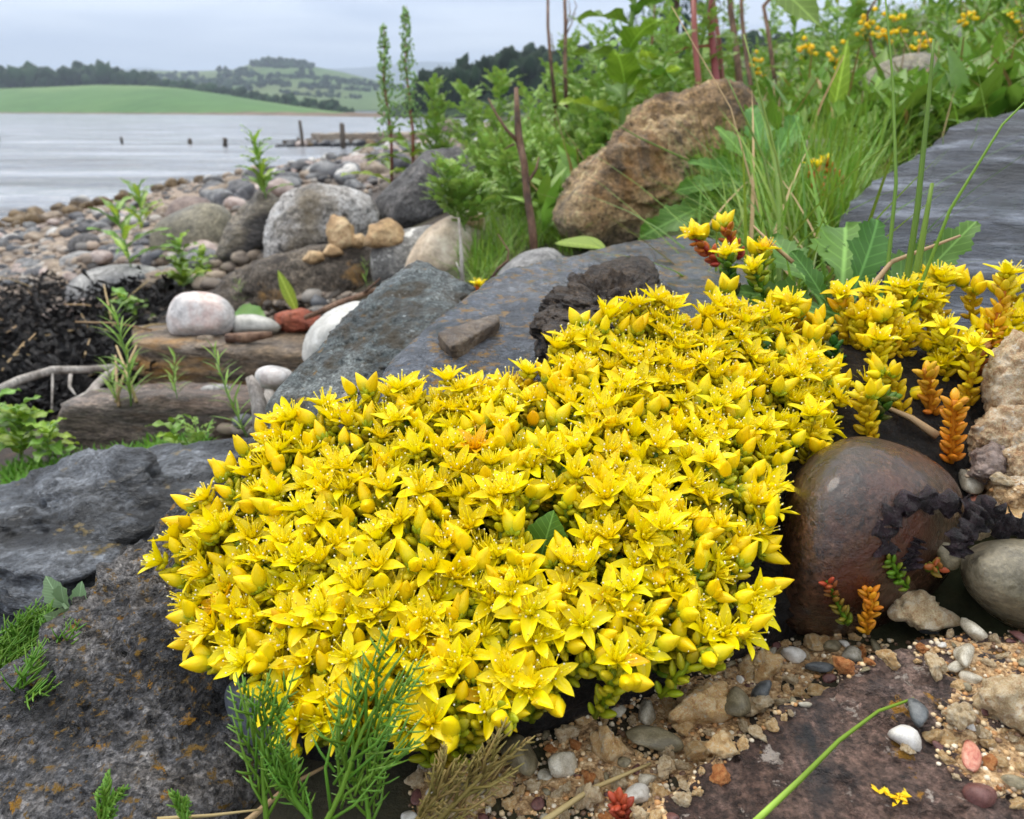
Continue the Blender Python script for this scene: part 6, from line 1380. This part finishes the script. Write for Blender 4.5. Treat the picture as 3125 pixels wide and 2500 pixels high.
# debris in the hollow between the ledge and the speckled rock
mb = MB(); rs = np.random.default_rng(44); k = 0
while k < 1500:
    k += 1; px, py = rs.uniform(430, 1260), rs.uniform(900, 1400); h, n = hit(px, py)
    if h is None or h.y > 1.6 or abs(h.z - gz1(h.x, h.y)) > .015: continue
    s = rs.uniform(.003, .014) * (1 if rs.random() < .9 else 1.8); c = shing_cols[rs.integers(8)] * rs.uniform(.4, .95)
    mb.xf(vs_[k % 5], fs_, Matrix.Translation(h + Vector((0, 0, s * .2))) @ Matrix.Rotation(rs.uniform(0, 6.28), 4, 'Z') @ Matrix.Rotation(rs.normal() * .4, 4, 'X') @ Matrix.Scale(s, 4), c)
tag(stuff(add('stone_debris', mb.data('stone_debris', m_shing, cols=True))), 'small stone debris scattered below the flagstone ledge', 'gravel')

# tan sandstone lumps on the sandy ledge
for i, (o_, dd, sd_) in enumerate([([(1000, 690), (1010, 662), (1050, 665), (1078, 700), (1075, 750), (1030, 765), (1000, 740)], 0, 71), ([(1068, 740), (1080, 718), (1105, 716), (1118, 740), (1100, 758), (1075, 755)], 0, 72),
        ([(1115, 745), (1135, 690), (1180, 672), (1220, 700), (1235, 745), (1170, 758)], 0.02, 73), ([(985, 775), (1005, 745), (1035, 745), (1048, 775), (1010, 788)], -0.1, 74), ([(925, 795), (945, 765), (985, 770), (990, 795), (950, 806)], -0.14, 75), ([(1420, 690), (1425, 655), (1450, 645), (1475, 668), (1470, 700)], -0.3, 76)]):
    lab = ['tall notched tan sandstone lump against the white granite boulder', 'small round tan sandstone lump between two larger lumps', 'broad tan sandstone lump in front of the dark angular boulder', 'tan sandstone lump on the sandy ledge below the notched lump', 'low tan sandstone lump at the foot of the white granite boulder', 'tan sandstone lump behind the beige stone'][i]
    h, n = hit(sum(q[0] for q in o_) / len(o_), max(q[1] for q in o_) - 6); dl = (h - CAM).dot(FWD) - 0.012 if h is not None else 1.7
    rpx('sandstone_lump', o_, m_tan, lab, d=dl, thick=0.05, front=0.3, cat='stone', group='tan sandstone lumps', sub=4, p=20, amp=0.22, fine=0.06, seed=sd_, chips=5)

# ================================================================== ON THE WET BOULDER
def box_rock(name, corners, mat, label, cat, **kw): return rock(name, [Vector(c) for c in corners], mat, label, cat, **kw)
cc = []
for (px, py) in ((1338, 1052), (1500, 1000), (1520, 985), (1400, 1095), (1525, 1010), (1378, 1100)):
    h, n = hit(px, py); cc.append(h)
up_ = Vector((0, 0, .006))
box_rock('stone_chip', [cc[0] - up_ * .5, cc[0] + up_, cc[5] + up_ * 1.0, cc[3] - up_ * .5, cc[2] + up_ * .7, cc[2], cc[4] + up_ * .8, cc[4] - up_ * .5, cc[1] + up_], rmat('brown_stone_chip', [S(58, 46, 34), S(88, 72, 54), S(108, 94, 76)], 60, [], (.35, .6), .6, .002, 200), 'small angular brown stone chip lying on the wet boulder', 'stone', sub=4, p=30, amp=.05, fine=.03, seed=3, rest=False)
cl = []
for (px, py) in ((1660, 1080), (1650, 1010), (1720, 960), (1780, 900), (1850, 850), (1930, 830), (1985, 850), (1990, 960), (1900, 1040), (1800, 1100)):
    h, n = hit(px, py + 30); cl += [h - Vector((0, 0, .004)), h + Vector((0, -0.006, .016))]
rock('soil_clod', cl, rmat('brown_soil_clod', [S(40, 31, 25), S(66, 53, 42), S(92, 76, 60)], 90, [(S(120, 100, 78), 300, .62, .70)], (.6, .9), 1.0, .004, 300, fine=.7), 'clod of dark crumbly soil and roots lying on the wet boulder', 'soil', sub=6, p=12, amp=.30, fine=.10, freq=3.0, seed=5, rest=False, grain=(160, .10))

# ================================================================== GRIT IN THE FOREGROUND
def crumb_verts(seed, sub=4):
    rs = np.random.default_rng(seed); q = rs.normal(size=(10, 3)); q /= np.linalg.norm(q, axis=1)[:, None]; q *= rs.uniform(.7, 1.1, (10, 1))
    return rock_verts([Vector(r * (1, .85, .75)) for r in q], sub=sub, p=12, amp=.34, fine=.05, freq=1.8, seed=seed, chips=6, grain=(110, .16))
m_grit = {k: rmat('grit_' + k, c, 3.0, sp_, (.45, .8), .9, .0006, 22, fine=.45, randomize=.15) for k, c, sp_ in (('tan', [S(208, 160, 102), S(232, 192, 134), S(244, 216, 170)], [(S(232, 222, 204), 5, .62, .70)]), ('pale', [S(200, 168, 124), S(226, 200, 158), S(240, 222, 190)], [(S(180, 130, 80), 4, .60, .72)]), ('orange', [S(180, 104, 52), S(206, 132, 72), S(216, 156, 96)], []))}
m_gp = {k: rmat('grit_pebble_' + k, c, 1.6, [], r_, .3, .0004, 8, fine=.25, randomize=.1, coat=ct) for k, c, r_, ct in (('white', [S(186, 180, 170), S(206, 202, 194), S(218, 214, 208)], (.3, .5), .2), ('glassy', [S(150, 142, 124), S(176, 168, 150), S(192, 186, 170)], (.2, .4), .3), ('olive', [S(96, 88, 66), S(124, 114, 88), S(140, 130, 106)], (.35, .6), .1), ('slate', [S(66, 70, 72), S(92, 96, 98), S(110, 112, 112)], (.35, .6), .1), ('pink', [S(168, 92, 76), S(190, 124, 102), S(204, 150, 128)], (.35, .6), .1), ('plum', [S(74, 44, 42), S(96, 60, 56), S(112, 74, 68)], (.35, .6), .1))}
CR = {k: [mesh_data('grit', *crumb_verts(2000 + j * 3 + len(k)), m_grit[k]) for j in range(4)] for k in m_grit}
PB = {k: [mesh_data('grit_pebble', *cob_verts(2100 + j * 5 + len(k), 3, .7, .1, 6), m_gp[k]) for j in range(3)] for k in m_gp}
GLAB = {'tan': 'crumbly tan grit lump in the foreground gravel', 'pale': 'crumbly cream-coloured grit lump in the foreground gravel', 'orange': 'crumbly orange grit lump in the foreground gravel', 'white': 'small white quartz pebble in the foreground gravel', 'glassy': 'translucent grey quartz pebble in the foreground gravel', 'olive': 'small olive-brown pebble in the foreground gravel', 'slate': 'small dark slate pebble in the foreground gravel', 'pink': 'small salmon-pink pebble in the foreground gravel', 'plum': 'small plum-brown pebble in the foreground gravel'}
def put(px, py, w, kind, label=None, j=0, asp=(1, 1, 1), rot=None, cat='pebble', name=None, lift=.35, sink=True):
    h, n = hit(px, py + w * .25)
    if h is None: return
    d = (h - CAM).dot(FWD); s = w / 2 / F * d; me = (CR if kind in CR else PB)[kind]; me = me[j % len(me)]
    o = add(name or ('grit_lump' if kind in CR else 'grit_pebble'), me, mw=Matrix.Translation(h + n * s * lift) @ Matrix.Rotation(rot if rot is not None else random.uniform(0, 6.28), 4, 'Z') @ Matrix.Rotation(random.gauss(0, .4) if rot is None else 0, 4, 'X') @ Matrix.Diagonal((s * asp[0], s * asp[1], s * asp[2], 1)))
    tag(o, label or GLAB[kind], cat, None if label else kind + ' pieces of the foreground gravel'); GP.append((px, py, w / 2)); return o
GP = []
# pieces one can pick out
for q in [(2420, 1995, 84, 'white', 'white quartz pebble lying between tan grit at the foot of the brown pebble', (1, .8, 1.0)), (2500, 2030, 100, 'slate', 'dark oval slate pebble below the white quartz pebble', (1, .55, .5)), (2305, 2020, 130, 'tan', 'large tan grit lump at the edge of the flowers', (1.1, .9, .9)), (2240, 2140, 150, 'olive', 'pale olive angular pebble wedged in tan grit', (.9, .8, 1.1)),
          (2140, 2120, 190, 'tan', 'big rough tan conglomerate lump holding quartz grains', (1, .9, 1.1)), (2330, 2110, 120, 'slate', 'grey-green slate pebble behind the pale olive pebble', (.7, .7, 1.2)), (2310, 2150, 110, 'pale', 'cream grit lump on top of the slate pebble', (1, .8, .8)), (1725, 2325, 128, 'glassy', 'rounded pale translucent pebble in the brown grit below the flowers', (1, .9, .95)),
          (1590, 2300, 190, 'olive', 'brown rounded pebble in shadow beside the pale translucent pebble', (1, .9, .9)), (1860, 2260, 140, 'tan', 'slanting brown flake of grit beside the pale translucent pebble', (.7, .6, 1.2)), (2000, 2240, 170, 'olive', 'flat brown flaky stone in the grit', (1.2, .7, .5)), (2040, 2290, 60, 'pale', 'small cream grit lump on the flat flaky stone', (1, 1, 1)),
          (2130, 2280, 110, 'tan', 'knobbly tan grit lump beside the purple-brown rock', (1, .8, .9)), (2210, 2260, 100, 'tan', 'tan grit lump leaning on the purple-brown rock', (1, .9, .9)), (2030, 2340, 90, 'pale', 'cream pebble below the knobbly tan lump', (1.1, .7, .7)), (2020, 2410, 70, 'tan', 'round tan pebble at the edge of the purple-brown rock', (1, 1, 1)), (1790, 2430, 120, 'pale', 'pale flat cream flake beside the straw', (.8, .6, 1.2)),
          (2600, 1990, 80, 'glassy', 'glassy yellowish pebble beside the orange grit', (.9, .8, 1)), (2540, 1970, 70, 'olive', 'amber-brown pebble at the foot of the brown pebble', (1, .8, .9)), (2590, 2030, 70, 'orange', 'bright orange grit lump above the purple-brown rock', (1, .9, .9)), (2630, 1985, 46, 'orange', 'small orange grit crumb beside the bright orange lump', (1, .8, .8)), (2490, 1950, 80, 'tan', 'tan grit lump under the brown pebble', (1, .9, 1)),
          (2810, 1850, 240, 'pale', 'big cream conglomerate lump beside the olive-brown pebble', (1, .8, .85)), (2830, 1920, 80, 'slate', 'blue-grey pebble under the big cream conglomerate lump', (1, .8, .7)), (2905, 1930, 56, 'pale', 'small oval cream pebble beside the blue-grey pebble', (1, .5, .6)), (2985, 1915, 120, 'glassy', 'rounded translucent grey pebble below the olive-brown pebble', (1, .9, .75)), (2870, 1905, 34, 'plum', 'tiny dark red pebble beside the blue-grey pebble', (1, 1, 1)),
          (2850, 2020, 110, 'pale', 'cream grit lump with a white grain on the purple-brown rock', (1.1, .8, .8)), (2950, 1990, 110, 'glassy', 'long glassy white quartz pebble among the grit', (1.2, .7, .6)), (2920, 2020, 80, 'glassy', 'narrow glassy greenish pebble beside the long quartz pebble', (1.2, .5, .6)), (3060, 2110, 210, 'pale', 'large rounded pink-cream conglomerate pebble', (1, .9, .8)), (2910, 2150, 125, 'pale', 'grainy cream conglomerate lump in front of the large rounded one', (1, .9, 1.1)),
          (2800, 2170, 130, 'slate', 'dark grey-green stone under the grainy cream lump', (1, .7, .7)), (2760, 2240, 105, 'white', 'square bright white quartz pebble on the purple-brown rock', (1, 1, 1.35)), (2840, 2230, 66, 'tan', 'tan grit lump beside the square white pebble', (1, .9, 1)), (2960, 2280, 120, 'pink', 'long salmon-pink pebble in the gravel', (1.2, .6, .5)), (3000, 2155, 60, 'plum', 'small plum-brown oval pebble beside the large rounded conglomerate', (1, .6, .5)), (2770, 2285, 46, 'pale', 'tiny spiky cream crumb below the square white pebble', (1, 1, 1)),
          (3110, 2190, 70, 'orange', 'rust-orange pebble at the edge of the gravel', (1, .9, .9)), (2870, 1665, 110, 'olive', 'small grey-olive grit pebble held by black seaweed', (1, .9, 1.1)), (2945, 1590, 60, 'orange', 'little orange grit crumb on the black seaweed', (1, .8, .9)), (2955, 1510, 74, 'pink', 'dark pink pebble above the black seaweed', (1, .9, 1)), (2940, 1440, 130, 'glassy', 'pale translucent pointed pebble beside the brown pebble', (1.2, .7, .7)), (3000, 1620, 60, 'pale', 'small cream crumb between strands of black seaweed', (1, 1, 1))]:
    put(q[0], q[1], q[2] * (1.22 if q[3] in CR else 1.0), q[3], q[4], j=int(q[0]) % 4, asp=q[5], lift=.42)
m_crumb = rmat('crumbly_conglomerate', [S(190, 148, 108), S(222, 192, 152), S(238, 218, 190)], 150, [(S(236, 230, 216), 260, .62, .70), (S(150, 98, 70), 200, .66, .74)], (.45, .8), .9, .0015, 700, fine=.45)
# conglomerate lumps piled at the right edge
for i, (o_, d_, lab) in enumerate([([(3000, 1240), (3020, 1120), (3080, 1040), (3200, 1020), (3280, 1150), (3200, 1290), (3080, 1300)], .318, 'tall crumbly cream and pink rock beside the stonecrop'), ([(2960, 1380), (2975, 1320), (3050, 1250), (3150, 1230), (3180, 1330), (3100, 1400), (3000, 1420)], .312, 'crumbly cream rock below the tall crumbly one'),
        ([(3060, 1480), (3075, 1380), (3150, 1300), (3280, 1320), (3280, 1480), (3150, 1500)], .300, 'rounded tan rock wedged below the crumbly cream rocks'), ([(2975, 1450), (2985, 1400), (3030, 1370), (3080, 1400), (3070, 1450), (3010, 1480)], .300, 'small brown knob of stone beside the translucent pebble'), ([(3025, 1540), (3040, 1470), (3120, 1450), (3260, 1470), (3270, 1580), (3120, 1590)], .292, 'crumbly tan rock above the black seaweed')]):
    rpx('crumbly_rock', o_, m_crumb if i != 3 else m_mauve, lab, d=d_, thick=.022, cat='rock', sub=6, p=18, amp=.26, fine=.06, freq=2.2, seed=140 + i, chips=6, grain=(260, .06))
BV = BVHTree.FromPolygons(SOLID_V, SOLID_F)
rs = np.random.default_rng(61); zone = [(1250, 2340), (1650, 2240), (1850, 2160), (2050, 2080), (2330, 1960), (2600, 1930), (2760, 1960), (2650, 2040), (2460, 2140), (2260, 2290), (2060, 2480), (2050, 2540), (1250, 2540)]
zone2 = [(2760, 1940), (3180, 1920), (3180, 2460), (2980, 2420), (2860, 2330), (2840, 2200), (2900, 2080), (2780, 2010)]
zone3 = [(2950, 1430), (3180, 1480), (3180, 1650), (2960, 1560)]
kset = ['tan', 'tan', 'tan', 'pale', 'pale', 'orange', 'glassy', 'white', 'tan', 'plum', 'olive', 'pale']
cnt = {}; tries = 0; tot = 0
while tot < 290 and tries < 30000:
    tries += 1; zz = zone if tries % 5 < 2 else (zone2 if tries % 5 < 4 else zone3); px, py = rs.uniform(1250, 3180), rs.uniform(1430, 2540)
    if not inside(px, py, zz): continue
    w = float(np.clip(rs.lognormal(4.25, .40), 26, 150))
    if any(math.hypot(px - a, py - b_) < (w / 2 + r) * .62 for a, b_, r in GP): continue
    put(px, py, w, kset[rs.integers(12)], j=int(rs.integers(4)), asp=(rs.uniform(.9, 1.2), rs.uniform(.7, 1), rs.uniform(.6, 1)), lift=.2); tot += 1
# tan sand under the grit
m_sandbed, nt, b, out = new_mat('tan_sand'); g = G(nt); tc = g.n('ShaderNodeTexCoord').outputs['Object']
nt.links.new(g.ramp(g.noise(tc, 420, 6, .7), [(.36, S(112, 84, 56)), (.5, S(190, 152, 106)), (.64, S(230, 202, 160))]), b.inputs['Base Color']); b.inputs['Roughness'].default_value = .7
nt.links.new(g.n('ShaderNodeBump', {'Strength': 1.0, 'Distance': .003, 'Height': g.noise(tc, 520, 5, .6)}).outputs[0], b.inputs['Normal'])
def sand_bed(label, zz, st=11):
    xs0 = np.arange(min(q[0] for q in zz), max(q[0] for q in zz), st); ys0 = np.arange(min(q[1] for q in zz), max(q[1] for q in zz), st); vid = {}; vv = []; ff = []
    for ix, x in enumerate(xs0):
        for iy, y in enumerate(ys0):
            if not inside(x + 14 * math.sin(y * .05), y + 14 * math.sin(x * .043), zz): continue
            h, n = hit(x, y)
            if h is None: continue
            e = min(1.0, edge_dist(x, y, zz) / 40); vid[ix, iy] = len(vv); vv.append(h + n * (.0009 * e - .0006 + .0006 * float(vnoise(np.array([[x * .02, y * .02, 0]]))[0])))
    for (ix, iy) in vid:
        q = [(ix, iy), (ix, iy + 1), (ix + 1, iy + 1), (ix + 1, iy)]
        if all(k in vid for k in q):
            ids = [vid[k] for k in q]; z_ = [(vv[k] - CAM).length for k in ids]
            if max(z_) - min(z_) < .02: ff.append(ids)
    b0 = vv[0]; tag(stuff(add('sand', mesh_data('sand', [list(p - b0) for p in vv], ff, m_sandbed), loc=b0)), label, 'sand')
sand_bed('tan sand bed below the yellow flowers', zone); sand_bed('tan sand lying on the purple-brown rock', zone2); sand_bed('tan sand under the crumbly rocks', zone3)
mb = MB(); gv, gf = ico(1); gcol = np.array([S(206, 168, 118), S(224, 198, 156), S(190, 140, 88), S(230, 216, 190), S(160, 140, 116), S(120, 92, 70)])
nn = 0
while nn < 20000:
    nn += 1; zz = (zone, zone, zone2, zone2, zone3)[nn % 5]; px, py = rs.uniform(1250, 3180), rs.uniform(1430, 2540)
    if not inside(px, py, zz): continue
    h, n = hit(px, py)
    if h is None: continue
    s = float(rs.uniform(3, 11)) / F * .23; v = gv * (s, s, s * .8) * (1 + .25 * vnoise(gv * 1.7 + nn))[:, None]
    mb.add(v + np.array(h + n * s * .3), gf, gcol[rs.integers(6)] * rs.uniform(.8, 1.1))
m_sand, nt, b, out = new_mat('coarse_sand'); g = G(nt); nt.links.new(g.n('ShaderNodeVertexColor', layer_name='Col').outputs[0], b.inputs['Base Color']); b.inputs['Roughness'].default_value = .55
tag(stuff(add('coarse_sand', mb.data('coarse_sand', m_sand, cols=True))), 'coarse tan sand grains between the foreground pebbles', 'sand')
# black curled seaweed in front of the brown pebble
m_sea = rmat('dried_red_seaweed', [S(16, 10, 12), S(34, 20, 26), S(52, 34, 42)], 120, [], (.25, .5), .8, .0015, 500)
def ribbon(pts, d, w, label, seed):
    rs = np.random.default_rng(seed); q = [P(*p, dd) for p, dd in zip(pts, d)]; v = []; N = 40; c0 = q[0]
    for i in range(N + 1):
        s = i / N * (len(q) - 1); k = min(int(s), len(q) - 2); p = q[k].lerp(q[k + 1], s - k); ax = (q[k + 1] - q[k]).normalized(); sx = ax.cross(-FWD).normalized()
        for j in range(9):
            u = j / 4 - 1; a = u * 1.5; ww = w * (1 + .35 * math.sin(i * .9 + seed))
            v.append(p + sx * ww * math.sin(a) * (.8 + .2 * rs.random()) - FWD * ww * (.55 * math.cos(a) + .5 * float(vnoise(np.array([[i * .45, j * .6, seed]]))[0])) - c0)
    f = [[i * 9 + j, i * 9 + j + 1, i * 9 + j + 10, i * 9 + j + 9] for i in range(N) for j in range(8)]
    tag(add('curled_seaweed', mesh_data('curled_seaweed', [list(x) for x in v], f, m_sea), loc=c0), label, 'seaweed')
ribbon([(2700, 1690), (2690, 1600), (2750, 1540), (2850, 1525), (2930, 1545)], [.258, .257, .258, .262, .266], .0040, 'curled black dried seaweed arching in front of the brown pebble', 1)
ribbon([(2920, 1560), (2990, 1560), (3060, 1600), (3180, 1620)], [.266, .268, .268, .27], .0050, 'black dried seaweed strand running to the right over the olive pebble', 2)
ribbon([(2920, 1700), (2930, 1640), (2985, 1590), (3010, 1550)], [.255, .256, .260, .264], .0036, 'short black seaweed strand beside the grey-olive grit pebble', 3)
ribbon([(2780, 1740), (2770, 1690), (2790, 1640)], [.262, .262, .262], .0035, 'scrap of black seaweed beside the small green shoot', 4)
# yellow lichen tuft on the rock
h, n = hit(2740, 2430)
if h is not None:
    mb = MB(); rs = np.random.default_rng(3); q = strip_leaf(1, .5, p_ovate, .4, .3, 4)
    for k in range(26):
        a = rs.uniform(0, 6.28); mb.xf(q[0], q[1], Matrix.Translation((rs.normal() * .0018, rs.normal() * .0012, .0002)) @ frame(Vector((math.cos(a), math.sin(a), .5)), Vector((0, 0, 1))) @ Matrix.Scale(.0022, 4))
    tag(add('lichen_tuft', mb.data('lichen_tuft', m_yflow), loc=h), 'bright yellow leafy lichen tuft on the purple-brown rock', 'lichen')

# stray yellow flowers in the grass
for i, (b_, t_, d_, lab) in enumerate([((2500, 600), (2475, 505), .78, 'stonecrop shoot with yellow flowers deep in the grass below the bank rock'), ((2560, 560), (2520, 495), .80, 'short stonecrop shoot with a bud in the grass tuft'), ((1462, 900), (1458, 872), .70, 'tiny yellow stonecrop flower behind the pointed speckled rock')]):
    sprig(b_, t_, d_, d_, lab, 'flower+bud', RED, ORG, 14, seed=900 + i, size=1.6 if i < 2 else .8)
# ================================================================== HAZE (damp air over the estuary)
mh = bpy.data.materials.new('haze'); mh.use_nodes = True; nt = mh.node_tree; nt.nodes.clear(); o_ = nt.nodes.new('ShaderNodeOutputMaterial'); pv = nt.nodes.new('ShaderNodeVolumePrincipled')
pv.inputs['Color'].default_value = (.70, .82, 1.0, 1); pv.inputs['Density'].default_value = 0.0004; pv.inputs['Anisotropy'].default_value = 0.2
nt.links.new(pv.outputs[0], o_.inputs['Volume'])
bm = bmesh.new(); bmesh.ops.create_cube(bm, size=1.0); me = bpy.data.meshes.new('haze'); bm.to_mesh(me); bm.free(); me.materials.append(mh)
hz_o = add('haze', me); hz_o.scale = (15000, 12000, 320); hz_o.location = (0, 4000, 145); stuff(hz_o); tag(hz_o, 'thin damp haze over the estuary and the far hills', 'haze')
